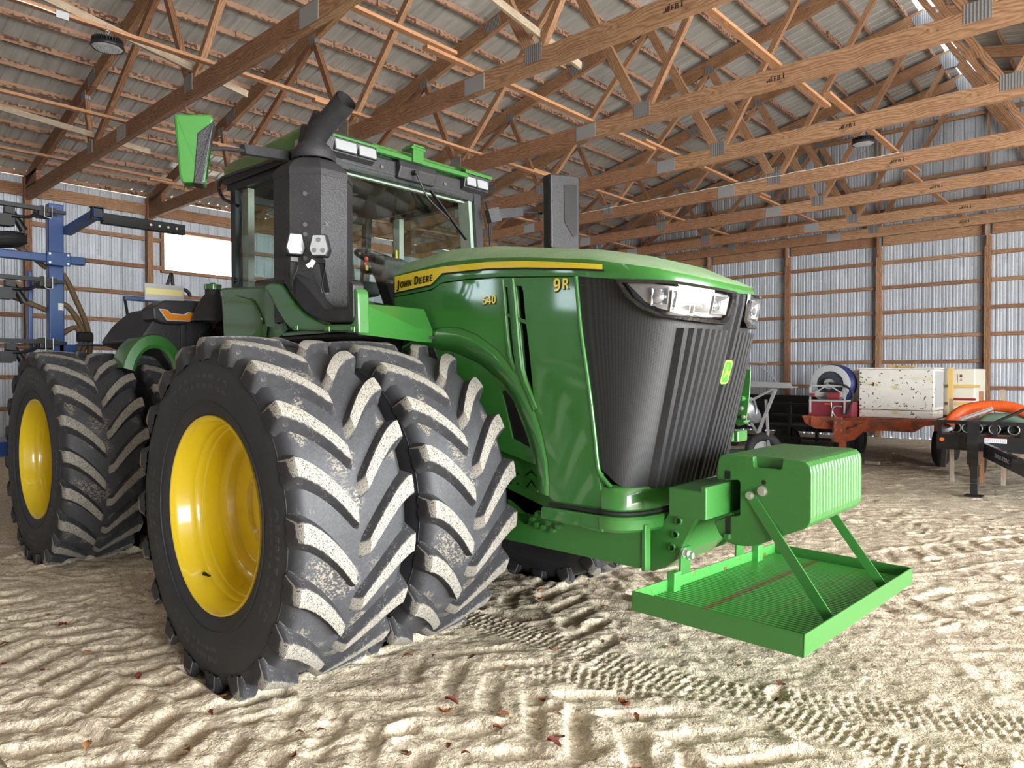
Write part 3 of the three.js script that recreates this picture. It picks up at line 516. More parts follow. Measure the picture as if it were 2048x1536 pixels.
// ------------------------------------------------------------------ tractor: hood, grille, headlights
const tab = (t, x) => { if (x <= t[0][0]) return t[0][1]; for (let i = 1; i < t.length; i++) if (x <= t[i][0]) return lerp(t[i - 1][1], t[i][1], (x - t[i - 1][0]) / (t[i][0] - t[i - 1][0])); return t[t.length - 1][1]; };
const XC = [[0.9, 1.66], [1.09, 1.648], [1.217, 1.62], [1.641, 1.559], [2.045, 1.489], [2.342, 1.455], [2.5, 1.44]], XF = [[0.9, 1.86], [1.1, 1.875], [1.797, 2.062], [2.21, 2.163], [2.34, 2.165], [2.5, 2.12]];
const HW = 0.635;
// nose surface: u 0 = right corner, 1 = middle, 2 = left corner; d = offset outwards
function nose(u, y, d = 0, w = HW) {
  const xc = tab(XC, y), a = tab(XF, y) - xc, ph = (1 - u) * Math.PI / 2, c = Math.abs(Math.cos(ph)), s = Math.sin(ph), n = 3;
  const X = Math.pow(c, 2 / n), Z = Math.sign(s) * Math.pow(Math.abs(s), 2 / n);
  let nx = Math.pow(X, n - 1) / a, nz = Math.sign(Z) * Math.pow(Math.abs(Z), n - 1) / w; const L = Math.hypot(nx, nz) || 1;
  return [xc + a * X + d * nx / L, y, w * Z + d * nz / L];
}
const sideZ = (x) => 0.6 + 0.035 * clamp((x + 0.31) / 1.74);
// outline of the hood seen from above, from the right rear round the nose to the left rear; y = height for the nose taper
function hoodOutline(d, yf) {
  const pts = []; for (let i = 0; i <= 26; i++) { const x = lerp(-0.31, 1.44, i / 26); pts.push([x, sideZ(x) - d]); }
  for (let i = 1; i < 60; i++) { const q = nose(i / 30, 2.36, -d); pts.push([q[0], q[2]]); }
  for (let i = 26; i >= 0; i--) { const x = lerp(-0.31, 1.44, i / 26); pts.push([x, -sideZ(x) + d]); }
  return pts.map(([x, z]) => [x, yf(x), z]);
}
const creaseY = (x) => tab([[-0.31, 2.53], [0, 2.551], [0.278, 2.568], [0.7, 2.549], [1.05, 2.513], [1.357, 2.471], [1.54, 2.446], [1.95, 2.36], [2.14, 2.308], [2.17, 2.295]], x);
const crestY = (x) => tab([[-0.4, 2.65], [0.16, 2.69], [0.52, 2.66], [1.08, 2.575], [1.42, 2.525], [1.64, 2.476], [1.9, 2.41], [2.1, 2.35], [2.17, 2.33]], x);
const capY = (x) => tab([[-0.31, 2.368], [0.13, 2.386], [0.23, 2.426], [0.48, 2.428], [0.8, 2.414], [1.44, 2.355], [1.75, 2.31], [2.0, 2.286], [2.12, 2.262], [2.17, 2.252]], x);
const roundY = (a, b, t) => lerp(a, b, t);
const ring = (d, f) => hoodOutline(d, f);
mesh('hood', [raw(toCreasedNormals(grid([ring(0.0, (x) => capY(x)), ring(-0.004, (x) => lerp(capY(x), creaseY(x), 0.5)), ring(0, (x) => creaseY(x) - 0.012), ring(0.006, (x) => creaseY(x))]), 0.5)), raw(grid([ring(0.03, (x) => capY(x)), ring(0.0, (x) => capY(x))]))], M.green, tractor, { label: 'glossy green hood side and nose band' });
mesh('hood_top', [boxUV(raw(toCreasedNormals(grid([ring(0.006, creaseY), ring(0.03, (x) => lerp(creaseY(x), crestY(x), 0.3)), ring(0.1, (x) => lerp(creaseY(x), crestY(x), 0.8)), ring(0.17, crestY), ring(0.3, (x) => crestY(x) + 0.03), ring(0.5, (x) => crestY(x) + 0.04)]), 0.7))), raw(grid([[-0.31, 0.8, 1.4, 1.75].map((x) => [x, crestY(x) + 0.04, 0.14]), [-0.31, 0.8, 1.4, 1.75].map((x) => [x, crestY(x) + 0.04, -0.14])]))], M.greenDusty, tractor, { label: 'dust covered upper face of the hood' });
// rear edge of the hood and dark firewall below
mesh('hood_rear_seal', [ext(rpoly([[-0.58, 2.2], [0.58, 2.2], [0.59, 2.5], [0.45, 2.63], [0, 2.67], [-0.45, 2.63], [-0.59, 2.5]], 0.04), 0.04).rotateY(Math.PI / 2).translate(-0.34, 0, 0)], M.black, tractor);
// stripe decal with lettering, lying on the hood side
function sideStrip(top, bot, x0, x1, d, side = 1, n = 60) { const r = [[], []]; for (let i = 0; i <= n; i++) { const x = lerp(x0, x1, i / n), z = x < 1.44 ? sideZ(x) : noseZ(x); r[0].push([x, bot(x), side * (z + d)]); r[1].push([x, top(x), side * (z + d)]); } return grid(r, false, side < 0); }
const noseZ = (x) => { for (let u = 0; u < 0.6; u += 0.004) { const q = nose(u, 2.4); if (q[0] >= x) return q[2]; } return 0.5; };
const stTop = (x) => tab([[-0.31, 2.515], [-0.26, 2.519], [0, 2.532], [0.25, 2.536], [0.7, 2.52], [1.047, 2.489], [1.45, 2.434], [1.642, 2.404]], x), stBot = (x) => tab([[-0.31, 2.396], [0.13, 2.42], [0.25, 2.49], [0.7, 2.477], [1.047, 2.448], [1.45, 2.4], [1.652, 2.374]], x);
for (const s of [1, -1]) {
  const st = mesh('stripe_decal', [sideStrip(stTop, stBot, -0.3, 1.645, 0.009, s)], M.decalYellow, tractor, { label: 'long yellow stripe with black brand lettering' });
  mesh('stripe_edge', [sideStrip(stBot, (x) => stBot(x) - 0.012, -0.3, 1.655, 0.0095, s)], M.decalBlack, st);
  const tx = (txt, size, x, y, z, ang, sx, m, parent, name, d = 0.002) => { const g = new TextGeometry(txt, { font, size, depth: d, curveSegments: 6 }); g.scale(sx, 1, 1); const o = mesh(name, boxUV(raw(g)), m, parent); o.position.set(x, y, z); o.rotation.z = ang; if (s < 0) { o.rotation.set(0, Math.PI, -ang); } return o; };
  const shear = (o) => o;
  if (s > 0) {
    let x = -0.262; for (const [ch, sz] of [['J', 0.062], ['O', 0.047], ['H', 0.047], ['N', 0.047], [' ', 0.03], ['D', 0.062], ['E', 0.047], ['E', 0.047], ['R', 0.047], ['E', 0.047]]) { if (ch === ' ') { x += 0.02; continue; } const g = new TextGeometry(ch, { font, size: sz, depth: 0.002, curveSegments: 6 }); g.applyMatrix4(new THREE.Matrix4().makeShear(0, 0, 0.16, 0, 0, 0)); g.computeBoundingBox(); g.scale(0.92, 1, 1); const o = mesh('brand_letter', boxUV(raw(g)), M.decalBlack, st), yb = stBot(x) + 0.022; o.position.set(x, yb, sideZ(x) + 0.0125); o.rotation.set(0, -0.02, 0.075); x += (g.boundingBox.max.x) * 0.92 + 0.006; }
  } else { const o = tx('JOHN DEERE', 0.05, 0.13, 2.43, -sideZ(0.1) - 0.0125, 0, 0.85, M.decalBlack, st, 'brand_letter'); }
}
// right and left side panels: flat sheets with louvre slots, wheel arch cut-out
const arcTop = [[-0.2, 2.0], [-0.055, 2.048], [0.1, 2.092], [0.265, 2.107], [0.44, 2.09], [0.611, 2.037], [0.8, 1.93], [0.958, 1.793], [1.06, 1.66], [1.143, 1.519], [1.2, 1.38], [1.241, 1.223], [1.25, 1.1], [1.245, 1.02]];
const arcLow = [[-0.22, 1.91], [-0.09, 1.932], [0.1, 1.942], [0.316, 1.922], [0.46, 1.885], [0.59, 1.833], [0.7, 1.78], [0.8, 1.712], [0.905, 1.604], [0.985, 1.49], [1.045, 1.36], [1.09, 1.24], [1.11, 1.14], [1.1, 1.06]];
const slotA = [[0.862, 2.345], [0.9, 2.34], [0.922, 2.17], [0.95, 1.94], [0.968, 1.82], [0.945, 1.84], [0.905, 1.93], [0.88, 2.167]];
const slotB = [[0.962, 2.345], [1.022, 2.34], [1.04, 2.3], [1.06, 2.125], [1.09, 1.94], [1.125, 1.66], [1.142, 1.55], [1.11, 1.62], [1.03, 1.773], [0.995, 2.066], [0.978, 2.192]];
const panelPts = [[-0.31, 2.36], [0.13, 2.379], [0.23, 2.419], [0.48, 2.421], [0.8, 2.407], [1.452, 2.35], [1.489, 2.045], [1.559, 1.641], [1.62, 1.217], [1.648, 1.09], [1.655, 1.0], [1.29, 0.99], ...arcTop.slice().reverse(), [-0.2, 2.12], [-0.31, 2.18]];
for (const s of [1, -1]) {
  const sg = ext(panelPts, 0.03, 0.006, [slotA, slotB]); // local xy, thickness along +z
  const tilt = Math.atan(0.035 / 1.74), place = (g) => { g.rotateY(-tilt); return s > 0 ? g.translate(0, 0, 0.6 + 0.31 * 0.02 - 0.022) : at(g.applyMatrix4(new THREE.Matrix4().makeScale(1, 1, -1)), 0, 0, -(0.6 + 0.31 * 0.02 - 0.022)); };
  const pn = mesh('side_panel', [place(sg)], M.green, tractor, { label: 'glossy green engine side panel with two louvre slots' });
  mesh('louvre_backing', [box(0.5, 0.95, 0.01, 1.0, 1.95, s * 0.57)], M.black, pn);
  const zz = (x) => s * (sideZ(x) + 0.002), tubeOn = (pts, r, dz = 0) => tube(pts.map(([x, y]) => [x, y, zz(x) + s * dz]), r, 40, 6);
  // frames of the slots and the long curved rib crossing them
  const flat = (pts, hw, d, dz) => { const rows = [[], [], [], []]; pts.forEach(([x, y], i) => { const a = pts[Math.max(0, i - 1)], b = pts[Math.min(pts.length - 1, i + 1)], L = Math.hypot(b[0] - a[0], b[1] - a[1]), nx = -(b[1] - a[1]) / L, ny = (b[0] - a[0]) / L, h = typeof hw === 'function' ? hw(i / (pts.length - 1)) : hw; rows[0].push([x + nx * h, y + ny * h, zz(x) + s * dz]); rows[1].push([x + nx * h * 0.5, y + ny * h * 0.5, zz(x) + s * (dz + d)]); rows[2].push([x - nx * h * 0.5, y - ny * h * 0.5, zz(x) + s * (dz + d)]); rows[3].push([x - nx * h, y - ny * h, zz(x) + s * dz]); }); return raw(toCreasedNormals(grid(rows, false, s < 0), 0.5)); };
  mesh('louvre_rib', [flat([[0.932, 2.385], [0.945, 2.3], [0.958, 2.2], [0.972, 2.08], [0.99, 1.93], [1.01, 1.8], [1.04, 1.72], [1.09, 1.64], [1.14, 1.55]], 0.026, 0.02, -0.004), flat([[0.845, 2.39], [0.856, 2.3], [0.872, 2.15], [0.89, 2.0], [0.915, 1.88], [0.96, 1.79]], 0.016, 0.014, -0.002)], M.green, pn);
  mesh('crease_rib', [flat([[0.12, 2.252], [0.25, 2.262], [0.43, 2.25], [0.58, 2.232], [0.713, 2.209], [0.82, 2.178], [0.924, 2.145], [1.0, 2.118], [1.072, 2.095]], (t) => 0.004 + 0.01 * t, 0.006, -0.001)], M.green, pn);
  // wheel arch flare between the two arcs
  const rows = [0, 0.12, 0.3, 0.55, 0.8, 1].map((t, i) => arcTop.map((p, j) => { const q = arcLow[j]; return [lerp(p[0], q[0], t), lerp(p[1], q[1], t), zz(lerp(p[0], q[0], t)) + s * [0, 0.014, 0.016, 0.008, -0.01, -0.045][i]]; }));
  mesh('arch_flare', [raw(toCreasedNormals(grid(rows, false, s > 0), 0.6))], M.green, pn);
  // recessed lower panel with a mesh window and a vertical seam
  const low = [[-0.22, 1.95], [0.1, 1.95], [0.32, 1.93], [0.6, 1.84], [0.8, 1.72], [0.92, 1.6], [1.05, 1.37], [1.12, 1.19], [0.477, 1.325], [0.2, 1.38], [-0.2, 1.4]], tri = [[0.795, 1.655], [0.82, 1.6], [0.893, 1.352], [1.05, 1.3], [1.005, 1.4], [0.9, 1.6], [0.83, 1.665]];
  const lp = mesh('lower_side_panel', [s > 0 ? ext(low, 0.02, 0.004, [tri]).translate(0, 0, 0.565) : ext(low, 0.02, 0.004, [tri]).translate(0, 0, -0.585)], M.green, tractor);
  mesh('vent_mesh', [box(0.3, 0.4, 0.006, 0.93, 1.48, s * 0.568)], null ?? M.meshBlack ?? M.black, lp);
  mesh('panel_seam', [tube([[0.33, 1.93, s * 0.586], [0.36, 1.8, s * 0.586], [0.4, 1.6, s * 0.586], [0.47, 1.42, s * 0.586], [0.48, 1.33, s * 0.586]], 0.004, 20, 5)], M.black, lp);
  const num = (txt, size, x, y, name, dz) => { const mk = (m, dx, dy, d) => { const g = new TextGeometry(txt, { font, size, depth: 0.002, curveSegments: 6 }); const o = mesh(name, boxUV(raw(g)), m, pn); o.position.set(s > 0 ? x + dx : x + size * txt.length * 0.7, y + dy, s * (sideZ(x) + d)); o.rotation.y = s > 0 ? -0.02 : Math.PI; }; mk(M.decalYellow, 0, 0, dz); mk(M.decalBlack, 0.004, -0.006, dz - 0.0008); };
  num('540', 0.055, 0.667, 2.238, 'model_number', 0.012);
  num('9', 0.078, 1.285, 2.275, 'series_mark', 0.012); num('R', 0.064, 1.352, 2.284, 'series_mark', 0.012);
}
// grille: black perforated screen on the nose surface
const screenTex = dataTex(128, 128, (u, v) => { const a = Math.abs(frac(u * 16) - 0.5), b = Math.abs(frac(v * 16 + (Math.floor(u * 16) % 2) * 0.5) - 0.5), d = smooth(0.34, 0.16, Math.hypot(a, b)), l = 0.2 - 0.15 * d; return [l, l, l * 1.03]; }, true, 1, 1);
screenTex.repeat.set(6, 9);
M.screen = mat('#ffffff', 0.55, 0.1, { map: screenTex });
M.meshBlack = M.screen;
{
  const NU = 90, rows = []; const botY = (u) => { const d = Math.abs(u - 1); return 1.1 + 0.03 * Math.pow(d, 2) + 0.09 * Math.pow(d, 8); }, topYf = (u) => capY(nose(u, 2.36)[0]) + 0.01;
  const line = (u, k, d = 0) => { const y = lerp(botY(u), topYf(u), k); return nose(u, y, d); };
  for (let j = 0; j <= 24; j++) { const r = []; for (let i = 0; i <= NU; i++) r.push(line(i / NU * 2, j / 24, -0.012)); rows.push(r); }
  const gr = mesh('grille', [grid(rows)], M.screen, tractor, { label: 'black perforated grille with folded upright slats' });
  // folded slats at fixed distances from the middle
  const uAt = (z, y) => { for (let u = 0; u <= 1; u += 0.002) if (nose(u, y)[2] <= z) return u; return 1; };
  const ribs = [0.045, 0.1, 0.155, 0.21, 0.265, 0.32, 0.375, 0.43];
  for (const s of [1, -1]) ribs.forEach((z, k) => {
    const topK = k === 0 ? 0.985 : 0.8, rows = [[], [], [], []];
    for (let j = 0; j <= 18; j++) { const y = lerp(1.115, lerp(1.1, 2.26, topK), j / 18); [[0, -0.014], [0.006, 0.028], [0.03, 0.03], [0.05, -0.012]].forEach(([dz, d], q) => { const u = uAt(Math.max(0, z + dz - 0.02), y), p = nose(s > 0 ? u : 2 - u, y, d); rows[q].push(p); }); }
    mesh('slat', [raw(toCreasedNormals(grid(rows, false, s < 0), 0.4))], M.plastic, gr);
  });
  // border of the grille (green front edge of the side panels), bumper below
  for (const s of [0, 1]) { const pts = [[2.352], [2.2], [2.045], [1.85], [1.641], [1.42], [1.217], [1.16], [1.125]].map(([y]) => { const u = y > 1.2 ? 0.0 : y > 1.15 ? 0.03 : 0.09; const p = nose(s ? 2 - u : u, y, 0.004); return p; }); mesh('grille_edge', [tube(pts, 0.013, 40, 8)], M.green, gr); }
}
// headlights: bezel, lens and reflector cells on the nose surface
const bezelUY = [[0.15, 2.312], [0.305, 2.3], [0.475, 2.288], [0.72, 2.264], [0.975, 2.252], [0.98, 2.186], [0.965, 2.09], [0.92, 2.056], [0.77, 2.056], [0.605, 2.065], [0.425, 2.084], [0.31, 2.13], [0.21, 2.208]], lensUY = [[0.21, 2.286], [0.37, 2.274], [0.465, 2.262], [0.645, 2.243], [0.805, 2.232], [0.945, 2.229], [0.945, 2.159], [0.925, 2.099], [0.76, 2.097], [0.565, 2.112], [0.415, 2.138], [0.32, 2.178]];
M.headGlass = new THREE.MeshPhysicalMaterial({ color: 0xffffff, roughness: 0.02, transmission: 1, thickness: 0, ior: 1.5 });
M.reflector = mat([0.34, 0.34, 0.34], 0.3, 0.7); M.bulbGlass = mat([0.3, 0.31, 0.33], 0.08, 0.7);
function noseShape(uy, d, s, holes = [], hgt = 0) { // polygon given in (u,y), fine-meshed and laid on the nose
  const K = 3, sh = shape(uy.map(([u, y]) => [u * K, y * 4]), holes.map((h) => h.map(([u, y]) => [u * K, y * 4])));
  let g = new THREE.ShapeGeometry(sh); g = g.toNonIndexed();
  // subdivide long triangles so that the patch follows the curve
  let P = Array.from(g.attributes.position.array), tri = []; for (let i = 0; i < P.length; i += 9) tri.push([[P[i], P[i + 1]], [P[i + 3], P[i + 4]], [P[i + 6], P[i + 7]]]);
  for (let it = 0; it < 4; it++) { const out = []; for (const t of tri) { const L = t.map((a, i) => Math.hypot(a[0] - t[(i + 1) % 3][0], a[1] - t[(i + 1) % 3][1])), m = L.indexOf(Math.max(...L)); if (L[m] < 0.09) { out.push(t); continue; } const a = t[m], b = t[(m + 1) % 3], c = t[(m + 2) % 3], h = [(a[0] + b[0]) / 2, (a[1] + b[1]) / 2]; out.push([a, h, c], [h, b, c]); } tri = out; }
  const pos = []; for (const t of tri) for (const [a, b] of t) { const u = a / K; pos.push(...nose(s > 0 ? u : 2 - u, b / 4, d)); }
  const q = new THREE.BufferGeometry(); q.setAttribute('position', new THREE.Float32BufferAttribute(pos, 3)); const w = mergeVertices(q, 1e-5); w.computeVertexNormals(); return boxUV(raw(w));
}
for (const s of [1, -1]) {
  const N = (u, y, d) => nose(s > 0 ? u : 2 - u, y, d), dense = (pts, n = 4) => pts.flatMap((p, i) => { const q = pts[(i + 1) % pts.length]; return Array.from({ length: n }, (_, k) => [lerp(p[0], q[0], k / n), lerp(p[1], q[1], k / n)]); });
  const B = dense(bezelUY), Lz = dense(lensUY);
  const loop = (A, d) => [...A, A[0]].map(([u, y]) => N(u, y, d));
  const hl = mesh('headlight', [raw(toCreasedNormals(grid([loop(B, -0.015), loop(B, 0.034), loop(B.map(([u, y]) => [lerp(u, 0.62, 0.03), lerp(y, 2.18, 0.05)]), 0.042), loop(B.map(([u, y]) => [lerp(u, 0.62, 0.09), lerp(y, 2.18, 0.2)]), 0.034)]), 0.6)), noseShape(bezelUY, 0.002, s)], M.blackGloss, tractor, { label: 'clear angular headlight in a black bezel' });
  mesh('lens', [noseShape(lensUY.map(([u, y]) => [lerp(u, 0.62, -0.06), lerp(y, 2.18, -0.15)]), 0.037, s)], M.headGlass, hl);
  mesh('reflector_tray', [noseShape(lensUY, 0.006, s)], M.reflector, hl);
  [[0.36, 0.47, 2.252, 2.15, 0.04], [0.49, 0.63, 2.235, 2.118, 0.04], [0.655, 0.78, 2.226, 2.11, 0.034], [0.8, 0.925, 2.216, 2.112, 0.03]].forEach(([u0, u1, y1, y0, r]) => {
    const c = (u0 + u1) / 2, yc = (y0 + y1) / 2, o = [[u0, y0], [u1, y0], [u1, y1], [u0, y1]], fr = dense(o, 3);
    mesh('reflector_cell', [raw(toCreasedNormals(grid([loop(fr, 0.006), loop(fr, 0.03), loop(fr.map(([u, y]) => [lerp(u, c, 0.1), lerp(y, yc, 0.1)]), 0.03), loop(fr.map(([u, y]) => [lerp(u, c, 0.55), lerp(y, yc, 0.5)]), 0.008)]), 0.5))], M.reflector, hl);
    const p = N(c - 0.02, yc, 0.02), q = N(c - 0.02, yc, 0.03), dir = V(q[0] - p[0], 0, q[2] - p[2]).normalize(), sp = mesh('projector', [lathe([[0, 0.012], [r * 0.6, 0.008], [r * 0.85, 0.0], [r, 0.002], [r, -0.012]], 20)], M.bulbGlass, hl);
    sp.position.set(...p); sp.quaternion.setFromUnitVectors(V(0, 1, 0), dir);
  });
}
// emblem
M.emblem = new THREE.MeshPhysicalMaterial({ roughness: 0.3, clearcoat: 1, map: canvasTex(256, 320, (c, w, h) => {
  const rr2 = (x, y, a, b, r) => { c.beginPath(); c.moveTo(x + r, y); c.lineTo(x + a - r, y); c.quadraticCurveTo(x + a, y, x + a, y + r); c.lineTo(x + a, y + b - r); c.quadraticCurveTo(x + a, y + b, x + a - r, y + b); c.lineTo(x + r, y + b); c.quadraticCurveTo(x, y + b, x, y + b - r); c.lineTo(x, y + r); c.quadraticCurveTo(x, y, x + r, y); c.fill(); };
  c.fillStyle = '#2c8a36'; c.fillRect(0, 0, w, h); c.fillStyle = '#f2dd22'; rr2(10, 10, 236, 300, 60); c.fillStyle = '#2a8c35'; rr2(26, 26, 204, 268, 48);
  c.fillStyle = '#f4e02a'; c.beginPath();   // leaping deer
  for (const [i, p] of [[60, 225], [78, 214], [92, 192], [100, 160], [96, 130], [110, 108], [104, 92], [96, 84], [112, 82], [116, 66], [108, 52], [122, 62], [128, 80], [140, 58], [134, 86], [142, 96], [132, 104], [126, 122], [140, 142], [176, 150], [186, 138], [184, 158], [192, 178], [206, 204], [222, 236], [204, 216], [186, 192], [168, 186], [142, 188], [120, 196], [108, 214], [98, 240], [96, 222], [80, 232]].entries()) i ? c.lineTo(...p) : c.moveTo(...p);
  c.fill();
}) });
{
  const e = mesh('emblem', [ext(rpoly([[-0.062, -0.082], [0.062, -0.082], [0.062, 0.082], [-0.062, 0.082]], 0.04), 0.05, 0.006)], M.black, tractor, { label: 'rounded green and yellow leaping deer emblem' });
  const lean = Math.atan((2.062 - 1.875) / 0.7); e.position.set(2.04, 1.797, -0.02); e.rotation.set(0, Math.PI / 2, 0); e.rotateX(lean);
  const f = new THREE.ShapeGeometry(shape(rpoly([[-0.056, -0.076], [0.056, -0.076], [0.056, 0.076], [-0.056, 0.076]], 0.036))), uv = f.attributes.uv, p = f.attributes.position; for (let i = 0; i < uv.count; i++) uv.setXY(i, p.getX(i) / 0.112 + 0.5, p.getY(i) / 0.152 + 0.5);
  mesh('emblem_face', raw(f).translate(0, 0, 0.0515), M.emblem, e);
}
// nose bumper: green lip under the grille, black rubber seal, lower lip
{
  const lip = (ys) => { const rows = ys.map(([y, d]) => { const r = []; for (let i = 0; i <= 60; i++) r.push(nose(i / 30, y, d).map((v, k) => k === 1 ? y : v)); return r; }); return raw(toCreasedNormals(grid(rows), 0.5)); };
  const b = mesh('nose_lip', [lip([[1.135, -0.03], [1.12, 0.0], [1.1, 0.012], [1.05, 0.02], [1.0, 0.022], [0.985, 0.01]])], M.green, tractor);
  for (const z of [0.615, -0.635]) mesh('corner_skirt', [ext([[1.24, 1.23], [1.64, 1.2], [1.66, 0.985], [1.27, 0.985]], 0.02).translate(0, 0, z)], M.green, b);
  mesh('rubber_seal', [lip([[0.99, 0.012], [0.985, 0.03], [0.972, 0.03], [0.965, 0.01]]), box(0.4, 0.02, 0.02, 1.46, 0.977, 0.648), box(0.4, 0.02, 0.02, 1.46, 0.977, -0.648)], M.rubberPlain, b);
  const lo = mesh('lower_bumper', [lip([[0.968, 0.0], [0.962, 0.045], [0.945, 0.055], [0.89, 0.05], [0.872, 0.03], [0.868, -0.1]]), ext(rpoly([[1.22, 0.96], [1.68, 0.962], [1.68, 0.87], [1.22, 0.885]], 0.01), 0.06, 0.01).translate(0, 0, 0.625), ext(rpoly([[1.22, 0.96], [1.68, 0.962], [1.68, 0.87], [1.22, 0.885]], 0.01), 0.06, 0.01).translate(0, 0, -0.685)], M.green, tractor);
}
let barGeo;
// ------------------------------------------------------------------ tractor: front frame, weights, platform
const stickerTex = canvasTex(256, 256, (c) => {
  c.fillStyle = '#0d0d0d'; c.fillRect(0, 0, 256, 128); c.fillStyle = '#c8c8c8'; for (let i = 0; i < 6; i++) c.fillRect(20 + (i % 2) * 20, 16 + i * 17, 200 - (i % 3) * 40, 6);
  c.fillStyle = '#e8a413'; c.fillRect(0, 128, 256, 128); c.fillStyle = '#f1f1ee'; c.fillRect(8, 160, 240, 76); c.fillStyle = '#1b1b1b'; for (let i = 0; i < 6; i++) c.fillRect(90, 168 + i * 11, 140 - (i % 3) * 20, 4); c.beginPath(); c.moveTo(46, 170); c.lineTo(76, 226); c.lineTo(16, 226); c.fill(); c.font = 'bold 24px sans-serif'; c.fillText('CAUTION', 60, 152);
});
M.stickers = mat('#ffffff', 0.5, 0, { map: stickerTex });
function decal(w, h, u0, v0, u1, v1, m, name, parent, x, y, z, ry = 0, rx = 0) { const g = new THREE.PlaneGeometry(w, h), uv = g.attributes.uv; for (let i = 0; i < 4; i++) uv.setXY(i, lerp(u0, u1, uv.getX(i)), lerp(v0, v1, uv.getY(i))); const o = mesh(name, raw(g), m, parent); o.position.set(x, y, z); o.rotation.set(rx, ry, 0, 'YXZ'); return o; }
{
  // engine frame behind the arch
  for (const s of [1, -1]) {
    const hole1 = [[0.955, 1.115], [1.01, 1.16], [1.07, 1.118], [1.065, 1.1], [1.012, 1.13], [0.97, 1.1]], hole2 = [[0.962, 1.035], [1.015, 1.098], [1.065, 1.04], [1.06, 1.025], [1.015, 1.065], [0.98, 1.025]];
    const fp = ext([[-0.6, 0.75], [-0.6, 1.42], [0.2, 1.4], [0.5, 1.34], [1.14, 1.2], [1.24, 1.0], [1.2, 0.86], [0.55, 0.86]], 0.03, 0.004, [hole1, hole2]);
    const p = mesh('engine_frame', [s > 0 ? fp.translate(0, 0, 0.505) : fp.translate(0, 0, -0.535)], M.greenFlat, tractor);
    mesh('frame_backing', [box(0.3, 0.3, 0.02, 1.0, 1.08, s * 0.47)], M.black, p);
    const pocket = rpoly([[0.795, 0.945], [0.84, 0.94], [1.0, 0.855], [0.995, 0.79], [0.955, 0.782], [0.83, 0.83]], 0.03);
    const sp = ext(rpoly([[0.555, 0.93], [0.6, 1.03], [0.65, 1.055], [1.14, 0.93], [1.45, 0.86], [1.65, 0.87], [1.84, 0.905], [1.845, 0.66], [0.7, 0.662], [0.62, 0.78]], 0.03), 0.045, 0.006, [pocket]);
    const q = mesh('front_frame_plate', [s > 0 ? sp.translate(0, 0, 0.49) : sp.translate(0, 0, -0.535)], M.greenFlat, tractor);
    mesh('pocket_floor', [box(0.26, 0.22, 0.01, 0.9, 0.86, s * 0.5)], M.greenFlat, q);
    for (const [x, y] of [[0.67, 1.001], [0.646, 0.956], [0.617, 0.911], [0.623, 0.861], [0.676, 0.855], [1.081, 0.876], [1.039, 0.839], [1.078, 0.808], [1.132, 0.798], [1.172, 0.833], [1.137, 0.869], [1.251, 0.816], [1.21, 0.789]]) mesh('bolt', bolt(0.018, 0.026, x, y, s * 0.535, s * Math.PI / 2), M.greenFlat, q);
    mesh('frame_end_cap', [rbox(0.03, 0.27, 0.06, 0.008, 1.86, 0.785, s * 0.512)], M.greenFlat, q);
    if (s > 0) {
      decal(0.1, 0.05, 0.0, 0.5, 1, 1, M.stickers, 'warning_plate', p, 0.757, 1.135, 0.5365); decal(0.077, 0.062, 0, 0, 1, 0.5, M.stickers, 'warning_label', p, 1.104, 1.045, 0.5365);
      for (const [x, y] of [[0.84, 1.115], [0.9, 1.115], [0.84, 1.05], [0.9, 1.05], [0.87, 1.16]]) mesh('rivet', [cyl(0.007, 0.007, 0.006, 8, x, y, 0.537, Math.PI / 2)], M.black, p);
    }
    // curved bracket arm that carries the weights
    const arm = ext([[1.79, 0.86], [1.84, 0.875], [1.88, 0.9], [1.92, 0.95], [1.96, 1.02], [2.2, 1.02], [2.11, 0.955], [2.04, 0.83], [1.974, 0.704], [1.911, 0.65], [1.83, 0.613], [1.79, 0.613]], 0.05, 0.006, [[1.997, 0.936], [1.976, 0.855], [1.955, 0.776]].map(([x, y]) => Array.from({ length: 12 }, (_, i) => [x + 0.017 * Math.cos(i / 12 * 6.283), y + 0.017 * Math.sin(i / 12 * 6.283)])));
    const a = mesh('weight_bracket_arm', [s > 0 ? arm.translate(0, 0, 0.335) : arm.translate(0, 0, -0.385)], M.greenFlat, tractor);
    for (const [x, y] of [[1.997, 0.936], [1.976, 0.855], [1.955, 0.776]]) mesh('bushing', [lathe([[0.017, -0.006], [0.026, -0.006], [0.026, 0.008], [0.017, 0.008]], 20).rotateX(Math.PI / 2).translate(x, y, s * 0.388)], M.greenFlat, a);
  }
  mesh('front_cross_member', [ext([[1.78, 0.62], [1.8, 0.86], [1.9, 0.92], [2.0, 0.9], [1.95, 0.72], [1.86, 0.62]], 0.62).translate(0, 0, -0.31)], M.greenCast, tractor);
  // weight carrier beam
  const wc = mesh('weight_carrier', [rbox(0.215, 0.145, 1.31, 0.006, 2.195, 1.092, 0), rbox(0.03, 0.03, 1.31, 0.005, 2.287, 1.175, 0), rbox(0.22, 0.012, 1.3, 0.003, 2.193, 1.16, 0)], M.greenCast, tractor);
  mesh('engine_underside', [box(2.2, 0.5, 0.8, 0.5, 1.0, 0), box(0.9, 0.5, 0.9, -0.9, 1.2, 0)], M.black, tractor);
}
